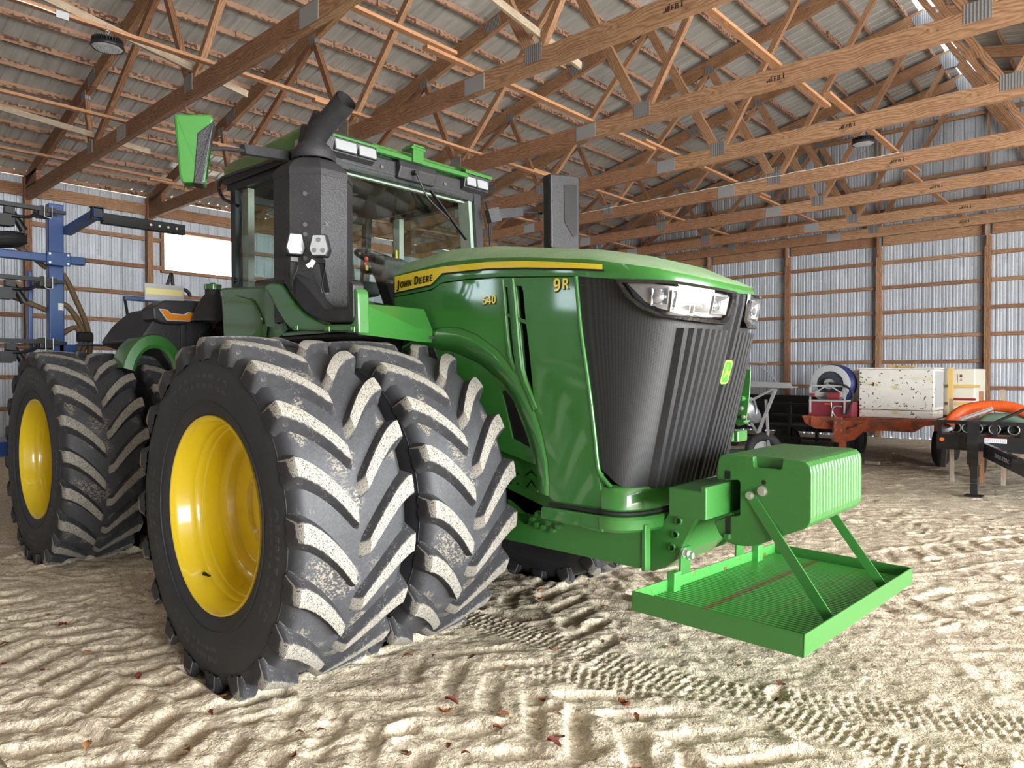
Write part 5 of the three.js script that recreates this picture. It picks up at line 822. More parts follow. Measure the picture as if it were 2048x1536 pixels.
// ------------------------------------------------------------------ tractor: rear body behind the cab
{
  mesh('cab_side_panel', [ext(rpoly([[-2.22, 2.55], [-1.42, 2.5], [-1.3, 2.1], [-1.75, 1.98], [-2.16, 2.0]], 0.04), 0.14, 0.02).translate(0, 0, 0.93), ext(rpoly([[-2.14, 2.38], [-1.9, 2.46], [-1.6, 2.4], [-1.42, 2.2], [-1.46, 2.06], [-2.05, 2.06]], 0.05), 0.03, 0.01).translate(0, 0, 1.06)], M.green, tractor);
  mesh('hinge_frame', [box(1.6, 0.5, 0.7, -2.6, 1.05, 0), box(1.4, 0.6, 0.6, -3.9, 1.2, -0.08), cyl(0.12, 0.12, 1.1, 16, -1.95, 1.1, 0)], M.greenCast, tractor);
  // black fuel tank and plastic fender over the rear inner tyre
  const fp = rpoly([[-0.6, 1.55], [-0.6, 2.3], [-0.25, 2.44], [0.25, 2.5], [0.9, 2.5, 0.06], [1.1, 2.46], [1.27, 2.3], [1.4, 2.1], [1.2, 2.02], [1.1, 1.86], [1.03, 1.7], [0.95, 1.68], [0.3, 1.66]], 0.05);
  const tank = mesh('rear_body', [ext(fp, 1.1, 0.03).rotateY(-Math.PI / 2).translate(-3.05 - 0.25, 0, -0.02)], M.plastic, tractor, { label: 'black plastic rear body and fuel tank' });
  mesh('tank_rib', [rbox(0.03, 0.62, 0.1, 0.012, -3.3, 2.0, 0.74), rbox(0.03, 0.7, 0.06, 0.012, -3.3, 2.05, 0.95), rbox(0.03, 0.62, 0.1, 0.012, -3.3, 2.0, 0.42)], M.plastic, tank);
  mesh('fuel_tank', [rbox(0.95, 0.85, 1.2, 0.08, -2.72, 1.9, 0.1)], M.black, tractor);
  const neck = mesh('filler_neck', [lathe([[0.2, 2.3], [0.17, 2.42], [0.1, 2.54], [0.075, 2.57], [0.075, 2.64]], 24).translate(-3.0, 0, 0.78)], M.plastic, tractor);
  mesh('filler_cap', [cyl(0.085, 0.085, 0.05, 20, -3.0, 2.645, 0.78), box(0.05, 0.02, 0.03, -3.0, 2.68, 0.78)], M.green, neck);
  mesh('breather', [cyl(0.045, 0.05, 0.06, 16, -3.4, 2.66, 0.62), cyl(0.018, 0.018, 0.16, 10, -3.4, 2.56, 0.62)], M.black, tractor);
  // green arch lip
  const arcs = (r0, r1, x) => { const out = []; for (let i = 0; i <= 16; i++) { const a = R(lerp(-18, 165, i / 16)); out.push([x, 1.72 + Math.sin(a) * r0 * 1.15, 1.24 - Math.cos(a) * r1 * 0.95]); } return out; };
  const lip = mesh('fender_lip', [raw(toCreasedNormals(grid([arcs(0.27, 0.2, -3.27), arcs(0.3, 0.23, -3.25), arcs(0.38, 0.31, -3.26), arcs(0.39, 0.32, -3.3), arcs(0.39, 0.32, -3.6)]), 0.5))], M.green, tractor, { label: 'green fender arch lip' });
  // light bar with amber reflector and striped plate
  const bar = mesh('light_bar', [ext(rpoly([[0.53, 2.39], [0.53, 2.52], [0.69, 2.525], [1.17, 2.5], [1.28, 2.42], [1.27, 2.31], [1.18, 2.27], [1.0, 2.27], [0.9, 2.3], [0.78, 2.385]], 0.015), 0.3, 0.02).rotateY(-Math.PI / 2).translate(-3.4 + 0.15 + 0.05, 0, 0)], M.plastic, tractor);
  const amb = canvasTex(128, 64, (c) => { c.fillStyle = '#e58a23'; c.fillRect(0, 0, 128, 64); for (let i = 0; i < 300; i++) { c.fillStyle = rnd() > 0.5 ? '#f2a33d' : '#d0741a'; c.fillRect(rnd() * 128, rnd() * 64, 6, 4); } });
  const AX = -3.18, rp = (pts, d, x) => ext(pts, d, 0.002).rotateY(-Math.PI / 2).translate(x, 0, 0);
  const rf = mesh('reflector_frame', [rp(rpoly([[1.235, 2.41], [1.16, 2.41], [1.12, 2.375], [0.99, 2.37], [0.96, 2.395], [0.88, 2.39], [0.93, 2.3], [1.16, 2.3]], 0.008), 0.02, AX + 0.012)], mat('#c9c9c6', 0.3), bar);
  mesh('amber_reflector', [rp(rpoly([[1.222, 2.402], [1.165, 2.402], [1.125, 2.366], [0.985, 2.36], [0.955, 2.386], [0.897, 2.382], [0.937, 2.309], [1.153, 2.309]], 0.006), 0.008, AX + 0.02)], mat('#ffffff', 0.25, 0, { map: amb, clearcoat: 1 }), bar);
  const pt = canvasTex(256, 128, (c) => { c.fillStyle = '#b3b5b8'; c.fillRect(0, 0, 256, 128); for (let i = 0; i < 900; i++) { c.fillStyle = rnd() > 0.5 ? '#c4c6c9' : '#9fa2a6'; c.fillRect(rnd() * 256, rnd() * 128, 3, 2); } c.fillStyle = '#e6d894'; c.fillRect(6, 34, 244, 48); });
  const g = box(0.006, 0.17, 0.385, 0, 0, 0), pl = mesh('marker_plate', [g], M.galv, tractor, { label: 'grey plate with a pale yellow band' }); pl.position.set(-3.5, 2.605, 1.052); pl.rotation.z = 0.05;
  decal(0.383, 0.168, 0, 0, 1, 1, mat('#ffffff', 0.4, 0, { map: pt }), 'plate_face', pl, 0.0045, 0, 0, Math.PI / 2);
  mesh('hydraulic_tube', [tube([[-3.25, 2.39, 0.62], [-3.22, 2.25, 0.68], [-3.0, 2.12, 0.88], [-2.75, 2.02, 1.0], [-2.5, 1.99, 1.06], [-2.1, 1.99, 1.08], [-1.8, 1.99, 1.06]], 0.026, 40, 10, 0.3)], mat([0.05, 0.05, 0.055], 0.3, 0.3), tractor);
  mesh('bracket_bar', [box(0.5, 0.14, 0.05, -2.55, 1.86, 1.0)], M.green, tractor);
  for (const x of [-1.9, -1.98]) mesh('stud', [cyl(0.01, 0.01, 0.12, 8, x, 2.03, 1.12), cyl(0.015, 0.015, 0.02, 6, x, 2.085, 1.12)], M.zinc, tractor);
  mesh('rear_hitch', [box(0.9, 0.3, 0.6, -5.0, 0.85, -0.08), box(0.6, 0.08, 0.16, -5.6, 0.6, -0.08)], M.greenCast, tractor);
}
// ------------------------------------------------------------------ equipment behind the tractor
const blueM = mat([0.008, 0.055, 0.23], 0.4, 0, { clearcoat: 0.3, clearcoatRoughness: 0.2 });
const hoseTex = dataTex(64, 64, (u, v) => { const k = 0.5 + 0.5 * Math.sin(u * 6.283 * 8), n = fbm(u * 8, v * 8, 2, 8) * 0.15; return [0.44 + k * 0.12 - n, 0.37 + k * 0.1 - n, 0.27 + k * 0.08 - n]; });
hoseTex.repeat.set(14, 2);
M.tanHose = mat('#ffffff', 0.7, 0, { map: hoseTex });
{ // folded air drill: blue frame, openers on black arms, seed hoses
  const o = thing('air_drill', 'blue folded seed drill with tan hoses standing behind the tractor', 'seed drill');
  mesh('frame_upright', [rbox(0.14, 3.9, 0.17, 0.012, -6.47, 2.0, 1.245)], blueM, o);
  mesh('frame_upright', [rbox(0.1, 3.0, 0.05, 0.01, -6.7, 1.6, 1.47)], blueM, o);
  mesh('cross_tube', [rbox(0.1, 0.1, 1.9, 0.012, -6.32, 3.235, 1.9)], blueM, o);
  const cp = mesh('clamp_plate', [rbox(0.02, 0.17, 0.26, 0.008, -6.25, 3.23, 1.26)], blueM, o);
  for (const [y, z] of [[3.285, 1.36], [3.175, 1.36], [3.285, 1.16], [3.175, 1.16]]) mesh('bolt', [cyl(0.014, 0.014, 0.016, 8, -6.235, y, z, 0, 0, Math.PI / 2)], M.zinc, cp);
  const at1 = mesh('arm_tube', [board([-6.4, 3.62, 1.12], [-5.3, 3.69, 1.1], 0.09, 0.1)], blueM, o);
  mesh('tube_mouth', [box(0.01, 0.075, 0.066, -5.296, 3.69, 1.1)], M.black, at1);
  mesh('clamp_bracket', [box(0.09, 0.15, 0.01, -5.34, 3.69, 1.155), box(0.09, 0.15, 0.01, -5.34, 3.69, 1.045), box(0.1, 0.012, 0.14, -5.34, 3.76, 1.1), box(0.1, 0.012, 0.14, -5.34, 3.62, 1.1)], M.blackMetal, at1);
  const bb = mesh('drawbar', [rbox(0.08, 0.13, 0.98, 0.01, -5.36, 3.645, 0.56)], M.blackMetal, o); for (let i = 0; i < 4; i++) mesh('bolt', [cyl(0.016, 0.016, 0.016, 8, -5.315, 3.645, 0.5 - i * 0.105, 0, 0, Math.PI / 2)], M.zinc, bb);
  for (const y of [3.82, 2.945, 2.18]) {
    const u = mesh('row_unit', [box(0.07, 0.05, 0.9, -6.2, y, 1.75), rbox(0.2, 0.09, 0.15, 0.02, -6.28, y - 0.05, 1.42), cyl(0.07, 0.07, 0.16, 14, -6.3, y - 0.02, 1.44, 0, 0, Math.PI / 2), box(0.12, 0.22, 0.1, -6.25, y - 0.14, 1.78), box(0.14, 0.14, 0.12, -6.2, y - 0.2, 1.84), cyl(0.03, 0.05, 0.3, 10, -6.25, y - 0.16, 1.7, 0.5)], M.blackMetal, o);
    mesh('opener_tube', [tube([[-6.15, y - 0.13, 1.85], [-6.15, y - 0.14, 1.7], [-6.18, y - 0.12, 1.58], [-6.2, y - 0.06, 1.5]], 0.02, 14, 8)], M.blackMetal, u);
    mesh('locking_pin', [tube([[-6.13, y + 0.06, 1.44], [-6.13, y - 0.1, 1.44], [-6.13, y - 0.11, 1.41], [-6.13, y - 0.11, 1.36], [-6.13, y + 0.04, 1.36]], 0.006, 20, 5, 0.1)], M.zinc, u);
    mesh('arm_end', [box(0.06, 0.04, 0.2, -6.18, y - 0.015, 1.3)], M.blackMetal, u);
  }
  const gw = mesh('gauge_wheel', [torus(0.16, 0.085, -6.3, 3.4, 1.83, Math.PI / 2 + 0.15, 0, 0, 14, 36)], M.rubberPlain, o);
  mesh('wheel_hub', [cyl(0.13, 0.13, 0.08, 20, -6.3, 3.4, 1.83, 0.15)], M.galv, gw);
  mesh('tread_ring', [0.05, 0.02, -0.015, -0.05].map((y) => torus(0.243, 0.006, -6.3, 3.4 + y, 1.83, Math.PI / 2 + 0.15, 0, 0, 6, 40)), M.rubberPlain, gw);
  const H = (pts, r = 0.034) => mesh('seed_hose', [tube(pts, r, 30, 10)], M.tanHose, o);
  H([[-6.5, 3.08, 1.15], [-6.5, 2.95, 1.08], [-6.5, 2.75, 1.0], [-6.5, 2.5, 0.9], [-6.48, 2.3, 0.86], [-6.45, 2.15, 0.85], [-6.5, 1.9, 0.88], [-6.6, 1.6, 0.95]]);
  H([[-6.5, 2.7, 1.2], [-6.5, 2.66, 1.1], [-6.5, 2.52, 1.0], [-6.48, 2.35, 0.93], [-6.45, 2.18, 0.91], [-6.5, 1.95, 0.97], [-6.6, 1.65, 1.08]]);
  H([[-6.5, 2.26, 1.2], [-6.5, 2.36, 1.08], [-6.48, 2.38, 1.0], [-6.46, 2.28, 0.97], [-6.45, 2.15, 0.97], [-6.5, 1.95, 1.07], [-6.6, 1.7, 1.2]]);
  H([[-6.6, 3.5, 1.8], [-6.6, 3.3, 1.5], [-6.62, 3.15, 1.3]]); H([[-6.6, 2.8, 1.85], [-6.6, 2.72, 1.6], [-6.62, 2.6, 1.3]]); H([[-6.6, 2.12, 1.75], [-6.6, 2.12, 1.5]]);
  mesh('hose_clamp', [rbox(0.1, 0.15, 0.2, 0.04, -6.46, 2.26, 0.91)], M.rubberPlain, o);
  mesh('hose_bracket', [rbox(0.16, 0.025, 0.33, 0.006, -6.46, 2.16, 0.84), rbox(0.1, 0.16, 0.2, 0.006, -6.45, 2.08, 1.12)], blueM, o);
  mesh('rear_tube', [rbox(0.08, 0.06, 1.3, 0.01, -6.05, 2.78, -0.08)], blueM, o);
  mesh('tow_strap', [box(0.02, 0.3, 0.03, -6.0, 2.6, 0.55, 0.15)], M.rubberPlain, o);
  mesh('hand_lever', [board([-6, 2.95, 0.05], [-6, 3.16, -0.02], 0.03, 0.05, [1, 0, 0]), board([-6, 3.16, -0.02], [-6, 2.85, -0.06], 0.03, 0.05, [1, 0, 0]), torus(0.09, 0.025, -6, 2.86, -0.18, 0, Math.PI / 2, 0, 8, 20, Math.PI)], M.blackMetal, o);
  decal(0.06, 0.09, 0, 0, 1, 1, mat('#ffffff', 0.5, 0, { map: canvasTex(64, 96, (c) => { c.fillStyle = '#e4e6e4'; c.fillRect(0, 0, 64, 96); c.fillStyle = '#6c7072'; for (let i = 0; i < 10; i++) c.fillRect(6 + (i % 3) * 18, 8 + i * 8, 14, 3); }) }), 'maker_label', o, -6.398, 2.64, 1.2, Math.PI / 2);
  mesh('transport_wheel', [torus(0.3, 0.13, -6.9, 0.42, 0.9, 0, 0, 0, 12, 30), cyl(0.2, 0.2, 0.2, 20, -6.9, 0.42, 0.9, Math.PI / 2)], M.rubberPlain, o);
  mesh('lower_frame', [box(0.9, 0.18, 3.0, -6.9, 0.85, 0.4)], blueM, o);
}
// left-side lever and step bracket of the tractor, seen past the grille
{
  const p = rpoly([[1.84, 1.815], [1.895, 1.805], [1.885, 1.62], [1.86, 1.42], [1.8, 1.4], [1.77, 1.43], [1.82, 1.66]], 0.015);
  const s = mesh('step_bracket', [ext(p, 0.012, 0.003).translate(0, 0, -0.82), box(0.14, 0.012, 0.1, 1.8, 1.44, -0.8), cyl(0.02, 0.02, 0.1, 12, 1.84, 1.6, -0.8, Math.PI / 2)], M.green, tractor, { label: 'green step bracket past the grille' });
  for (const [x, y] of [[1.83, 1.53], [1.845, 1.47]]) mesh('bolt', bolt(0.012, 0.02, x, y, -0.805, Math.PI / 2), M.zinc, s);
  mesh('step_plate', [rbox(0.1, 0.08, 0.16, 0.01, 1.77, 1.33, -0.85), box(0.7, 0.06, 0.06, 1.45, 1.33, -0.72)], M.green, tractor);
}
// white generator on an orange trailer frame with hose reel and red tank
const rustTex = dataTex(256, 256, (u, v) => { const k = smooth(0.45, 0.65, fbm(u * 7, v * 7, 4, 7)), s = fbm(u * 50, v * 50, 2, 50) * 0.1; return [lerp(0.58, 0.42, k) + s, lerp(0.26, 0.22, k) + s, lerp(0.14, 0.14, k) + s]; }, true, 1, 1);
M.rust = mat('#ffffff', 0.75, 0, { map: rustTex });
const whiteTex = dataTex(512, 512, (u, v) => { const chip = smooth(0.735, 0.75, fbm(u * 34 + 2, v * 22, 3, 34)), st = smooth(0.6, 0.8, fbm(u * 4 + 5, v * 9, 3, 4)) * 0.3 * smooth(0.35, 0.0, v), b = 0.83 - 0.05 * fbm(u * 8, v * 8, 3, 8); return [lerp(b, 0.25, chip) - st * 0.25, lerp(b * 0.985, 0.22, chip) - st * 0.4, lerp(b * 0.95, 0.2, chip) - st]; }, true, 1 / 1.3, 1 / 0.95);
M.white = mat('#ffffff', 0.5, 0, { map: whiteTex });
M.redTank = mat([0.2, 0.025, 0.035], 0.55); M.greyPaint = mat([0.36, 0.37, 0.38], 0.5);
{
  const o = thing('generator_trailer', 'rusty orange trailer by the end wall carrying a scratched white cabinet', 'trailer');
  mesh('main_beam', [ext([[-0.42, 0.7], [-0.42, 0.9], [1.25, 0.96], [1.25, 0.9], [0.98, 0.85], [0.82, 0.74], [0.2, 0.74], [0.1, 0.7]], 0.12).translate(0, 0, -10.2)], M.rust, o);
  mesh('side_beam', [box(0.12, 0.16, 3.2, 1.2, 0.86, -11.7), box(0.12, 0.16, 3.2, -0.9, 0.86, -11.7), box(2.3, 0.05, 3.0, 0.1, 0.93, -11.8)], M.rust, o);
  mesh('front_bumper', [ext([[-1.15, 0.96], [-1.1, 0.82], [-0.9, 0.72], [-0.42, 0.72], [-0.42, 0.96]], 0.1).translate(0, 0, -10.25), cyl(0.07, 0.07, 0.03, 18, -0.85, 0.86, -10.14, Math.PI / 2)], M.rust, o);
  const ht = mesh('hitch', [box(0.2, 0.42, 0.14, -0.4, 0.7, -10.05), ext([[-0.3, 0.72], [0.05, 0.9], [0.05, 0.76], [-0.15, 0.55], [-0.3, 0.5]], 0.08).translate(0, 0, -10.08), box(0.1, 0.25, 0.1, -0.36, 0.4, -10.06)], M.rust, o);
  for (const [x, y] of [[-0.46, 0.86], [-0.36, 0.86], [-0.46, 0.72], [-0.36, 0.72]]) mesh('bolt', bolt(0.012, 0.02, x, y, -9.98, Math.PI / 2), M.galv, ht);
  for (const [x, z] of [[-0.75, -11.4], [1.0, -11.4], [-0.75, -12.3], [1.0, -12.3]]) mesh('trailer_tire', [torus(0.28, 0.11, x, 0.4, z, 0, Math.PI / 2, 0, 10, 28), cyl(0.2, 0.2, 0.16, 18, x, 0.4, z, 0, 0, Math.PI / 2)], M.rubberPlain, o);
  const w = thing('generator_cabinet', 'scratched white metal cabinet standing on the rusty orange trailer', 'cabinet');
  mesh('cabinet_body', [rbox(1.26, 0.76, 0.8, 0.012, 0.41, 1.49, -10.95)], M.white, w); mesh('base_skirt', [rbox(1.25, 0.14, 0.8, 0.008, 0.41, 1.03, -10.95)], M.white, w);
  mesh('lid', [rbox(1.28, 0.03, 0.84, 0.01, 0.41, 1.885, -10.95)], M.white, w);
  mesh('vent_grille', [box(0.006, 0.66, 0.6, 1.045, 1.5, -10.98)], M.greyPaint, w);
  for (const y of [1.8, 1.72, 1.58, 1.3, 1.18, 1.1]) mesh('bolt', [cyl(0.014, 0.014, 0.012, 8, -0.185, y, -10.548, Math.PI / 2)], M.black, w);
  mesh('roof_hatch', [rbox(0.2, 0.05, 0.2, 0.01, 0.3, 1.925, -10.9), rbox(0.26, 0.035, 0.24, 0.01, 0.52, 1.92, -10.9)], mat('#b99a5a', 0.7), w);
  const t = thing('water_tank', 'cream and white box tank with red stripe behind the white cabinet', 'tank');
  mesh('tank_body', [rbox(1.5, 0.9, 1.1, 0.03, 0.75, 1.43, -12.2), rbox(1.0, 0.85, 0.8, 0.03, -0.45, 1.44, -11.9)], mat('#c9c4b4', 0.55), t);
  mesh('corner_post', [box(0.08, 0.95, 0.06, 1.13, 1.43, -11.5), box(0.5, 0.05, 0.04, 1.33, 1.55, -11.62), box(0.5, 0.05, 0.04, 1.33, 1.22, -11.62)], mat('#c7a65c', 0.7), t);
  mesh('red_stripe', [box(0.42, 0.045, 0.006, 1.3, 1.3, -11.645)], mat('#7c1d26', 0.5), t);
  decal(0.1, 0.16, 0, 0, 1, 1, mat('#ffffff', 0.6, 0, { map: canvasTex(64, 96, (c) => { c.fillStyle = '#c9c4b4'; c.fillRect(0, 0, 64, 96); c.fillStyle = '#553a34'; c.fillRect(18, 6, 28, 34); c.fillRect(20, 54, 24, 8); c.fillRect(20, 68, 24, 8); }) }), 'tank_label', t, 1.27, 1.7, -11.64);
  const rl = thing('hose_reel', 'grey hose reel wound with blue hose above the red tank', 'hose reel');
  const ringX = (r0, r1, z, d) => lathe([[r0, -d], [r1, -d], [r1, d], [r0, d]], 40).rotateX(Math.PI / 2).translate(-0.68, 1.585, z);
  mesh('reel_flange', [ringX(0.25, 0.37, -10.32, 0.012)], M.greyPaint, rl); mesh('reel_flange', [ringX(0.25, 0.37, -10.75, 0.012)], M.greyPaint, rl);
  mesh('reel_drum', [cyl(0.25, 0.25, 0.42, 28, -0.68, 1.585, -10.54, Math.PI / 2), cyl(0.13, 0.13, 0.04, 20, -0.68, 1.585, -10.29, Math.PI / 2)], mat([0.03, 0.035, 0.045], 0.5), rl);
  for (let i = 0; i < 6; i++) mesh('wound_hose', [torus(0.345, 0.038, -0.68, 1.585, -10.37 - i * 0.066, 0, 0, 0, 10, 40)], mat([0.012, 0.02, 0.09], 0.3), rl);
  mesh('hub_cap', [cyl(0.1, 0.1, 0.03, 20, -0.68, 1.585, -10.26, Math.PI / 2), cyl(0.03, 0.03, 0.08, 12, -0.68, 1.585, -10.23, Math.PI / 2)], M.galv, rl);
  mesh('reel_frame', [box(0.66, 0.03, 0.03, -0.7, 1.55, -10.22), box(0.03, 0.55, 0.03, -1.02, 1.3, -10.22), box(0.03, 0.55, 0.03, -0.38, 1.3, -10.22), board([-0.92, 1.42, -10.22], [-0.72, 1.55, -10.22], 0.02, 0.02, [0, 0, 1]), board([-0.44, 1.42, -10.22], [-0.64, 1.55, -10.22], 0.02, 0.02, [0, 0, 1]), box(0.68, 0.08, 0.06, -0.7, 1.38, -10.24), box(0.68, 0.03, 0.6, -0.7, 1.26, -10.5)], M.greyPaint, rl);
  mesh('reel_motor', [cyl(0.07, 0.07, 0.2, 16, -0.55, 1.36, -10.15, 0, 0, Math.PI / 2), rbox(0.08, 0.07, 0.05, 0.01, -0.96, 1.37, -10.18)], M.redTank, rl);
  mesh('delivery_hose', [tube([[-0.66, 1.6, -10.2], [-0.45, 1.59, -10.18], [-0.28, 1.5, -10.18], [-0.22, 1.35, -10.18], [-0.28, 1.15, -10.2], [-0.36, 1.02, -10.22]], 0.022, 40, 8)], M.rubberPlain, rl);
  const rt = thing('red_fuel_tank', 'dull red metal tank below the hose reel', 'tank');
  mesh('tank_shell', [rbox(0.82, 0.3, 0.6, 0.02, -0.66, 1.1, -10.55)], M.redTank, rt); mesh('tank_label', [box(0.11, 0.03, 0.004, -0.7, 1.2, -10.247)], mat('#e2541f', 0.5), rt);
  mesh('tank_pipe', [tube([[-0.62, 1.24, -10.2], [-0.6, 1.1, -10.19], [-0.55, 0.98, -10.19], [-0.45, 0.9, -10.2]], 0.012, 20, 6), tube([[-0.42, 1.16, -10.2], [-0.56, 1.15, -10.18], [-0.6, 1.0, -10.18], [-0.58, 0.85, -10.2]], 0.014, 20, 6)], M.galv, rt);
}
// black utility trailer with hoses
{
  const o = thing('utility_trailer', 'black steel utility trailer with a jack leg, loaded with hoses', 'trailer'), Z = -8.2, bk = mat([0.01, 0.01, 0.012], 0.35, 0, { clearcoat: 0.5 });
  mesh('top_rail', [box(3.2, 0.05, 0.06, 3.17, 1.065, Z), box(0.06, 0.05, 3.6, 1.6, 1.065, Z - 1.8)], bk, o);
  const fb = mesh('front_beam', [box(3.3, 0.2, 0.07, 3.22, 0.765, Z), box(3.3, 0.012, 0.12, 3.22, 0.87, Z), box(3.3, 0.012, 0.12, 3.22, 0.66, Z), box(0.07, 0.2, 3.6, 1.6, 0.765, Z - 1.8)], bk, o);
  for (const x of [1.6, 2.3, 2.62, 3.2, 4.0]) mesh('stake_post', [box(0.05, 0.22, 0.05, x, 0.96, Z)], bk, o);
  const j = mesh('jack_leg', [box(0.14, 0.62, 0.12, 2.05, 0.77, Z + 0.1)], bk, o); mesh('inner_leg', [box(0.09, 0.5, 0.09, 2.065, 0.26, Z + 0.1)], bk, j); mesh('foot_plate', [box(0.22, 0.015, 0.2, 2.065, 0.01, Z + 0.1)], M.blackMetal, j);
  mesh('swing_leg', [rbox(0.07, 0.3, 0.06, 0.01, 1.66, 0.53, Z, 0, 0, -0.06)], bk, o);
  mesh('marker_lamp', [cyl(0.03, 0.03, 0.02, 16, 1.64, 0.8, Z + 0.045, Math.PI / 2)], mat('#c76a1e', 0.3), fb);
  decal(0.27, 0.075, 0, 0, 1, 1, mat('#ffffff', 0.5, 0, { map: canvasTex(256, 72, (c) => { c.fillStyle = '#e4e6ea'; c.fillRect(0, 0, 256, 72); c.fillStyle = '#b5372c'; c.fillRect(0, 0, 256, 10); c.fillStyle = '#5b6a88'; for (let i = 0; i < 40; i++) c.fillRect(12 + (i % 10) * 24, 20 + Math.floor(i / 10) * 12, 10 + (i * 7) % 9, 6); }) }), 'maker_plate', fb, 2.31, 0.82, Z + 0.037);
  mesh('tongue_beam', [board([2.2, 0.68, Z + 0.1], [2.85, 0.55, Z + 1.25], 0.06, 0.2), board([4.2, 0.68, Z + 0.1], [3.0, 0.55, Z + 1.35], 0.06, 0.2)], bk, o);
  const tm = mat('#ffffff', 0.4, 0, { map: canvasTex(256, 80, (c) => { c.fillStyle = '#1c2a66'; c.fillRect(0, 0, 256, 80); c.fillStyle = '#0f1014'; c.fillRect(6, 6, 244, 68); c.fillStyle = '#c3c7d4'; c.font = 'bold 44px sans-serif'; c.fillText('SURE-TRAC', 8, 56, 240); }) });
  const dk = decal(0.5, 0.14, 0, 0, 1, 1, tm, 'trailer_lettering', o, 2.5, 0.6, Z + 0.7, 0); { const d = V(0.65, -0.13, 1.15).normalize(), n = V(-d.z, 0, d.x).normalize(); dk.position.set(2.5 + n.x * 0.034, 0.625, Z + 0.63 + n.z * 0.034); const up = new THREE.Vector3().crossVectors(n, d); dk.quaternion.setFromRotationMatrix(new THREE.Matrix4().makeBasis(d, up, n)); }
  mesh('coupler', [rbox(0.16, 0.1, 0.3, 0.03, 2.92, 0.5, Z + 1.4), sph(0.07, 2.92, 0.46, Z + 1.55), board([2.9, 0.56, Z + 1.3], [2.88, 0.72, Z + 1.35], 0.02, 0.03, [1, 0, 0])], M.galv, o);
  mesh('coupler_bracket', [box(0.28, 0.36, 0.03, 2.93, 0.58, Z + 1.2)], bk, o);
  mesh('trailer_deck', [box(3.2, 0.04, 3.5, 3.2, 0.88, Z - 1.8)], mat('#4a3a2c', 0.8), o);
  for (const x of [1.75, 4.7]) mesh('trailer_tire', [torus(0.24, 0.1, x, 0.34, Z - 2.2, 0, Math.PI / 2, 0, 10, 26), cyl(0.17, 0.17, 0.14, 16, x, 0.34, Z - 2.2, 0, 0, Math.PI / 2)], M.rubberPlain, o);
  const ot = dataTex(64, 16, (u) => { const k = 0.5 + 0.5 * Math.sin(u * 6.283 * 10); return [0.78 + k * 0.1, 0.3 + k * 0.08, 0.12]; }); ot.repeat.set(8, 1);
  const oh = thing('suction_hose', 'thick ribbed orange hose arched over the black trailer rail', 'hose');
  mesh('hose_body', [tube([[1.68, 0.98, -8.35], [1.74, 1.12, -8.45], [1.88, 1.24, -8.55], [2.15, 1.3, -8.6], [2.45, 1.28, -8.6], [2.75, 1.15, -8.6], [3.1, 1.0, -8.7]], 0.085, 60, 14)], mat('#ffffff', 0.5, 0, { map: ot }), oh);
  mesh('hose_end', [cyl(0.1, 0.1, 0.05, 18, 1.67, 0.96, -8.33, 0.35, 0, 0.3)], M.galv, oh);
  const gh = thing('drain_hose', 'dull green hose lying coiled under the orange hose', 'hose');
  mesh('hose_body', [tube([[2.05, 0.97, -8.5], [2.15, 1.1, -8.55], [2.35, 1.13, -8.6], [2.6, 1.06, -8.6], [2.9, 0.98, -8.7]], 0.075, 40, 12)], mat([0.1, 0.16, 0.11], 0.6), gh);
  [1.78, 1.93, 2.05, 2.27, 2.5, 2.72, 2.95].forEach((x, i) => { const p = thing('drain_pipe', 'open end of a grey pipe lying on the black trailer deck', 'pipe', 'pipes lying on the black trailer'); mesh('pipe_body', [cyl(0.07, 0.07, 2.2, 18, x, 0.97, Z - 1.25, Math.PI / 2, 0, 0, true), cyl(0.062, 0.062, 2.1, 18, x, 0.97, Z - 1.25, Math.PI / 2, 0, 0)], mat([0.03, 0.035, 0.03], 0.6), p); mesh('pipe_rim', [torus(0.068, 0.01, x, 0.97, Z - 0.15, 0, 0, 0, 6, 24)], M.galv, p); });
  const br = thing('angle_iron', 'weathered angle iron leaning across the hoses', 'bar'); mesh('bar_body', [board([1.85, 1.1, -8.3], [2.25, 1.28, -8.35], 0.012, 0.05), board([1.85, 1.1, -8.3], [2.25, 1.28, -8.35], 0.05, 0.012)], M.galv, br);
  const bp = thing('black_pipe', 'thin black pipe lying over the green hose', 'pipe'); mesh('pipe_body', [cyl(0.022, 0.022, 0.7, 10, 2.5, 1.2, -8.35, 0, 0, -1.05)], M.rubberPlain, bp);
  for (const [x, y0, y1, z, m] of [[1.53, 0.4, 1.37, -9.5, 0], [1.93, 0.6, 1.5, -9.6, 1], [2.22, 0.6, 1.53, -9.6, 0]]) { const s = thing('wooden_stake', ['weathered wooden stake beside the white tank', 'fresh yellow wooden stake behind the orange hose', 'dark wooden stake leaning near the wall post'][[1.53, 1.93, 2.22].indexOf(x)], 'stake', 'wooden stakes standing behind the trailer'); mesh('stake_board', [board([x, 0, z], [x - 0.02, y1, z], 0.03, 0.06, [1, 0, 0])], m ? M.woodFresh : M.woodPale, s); }
}
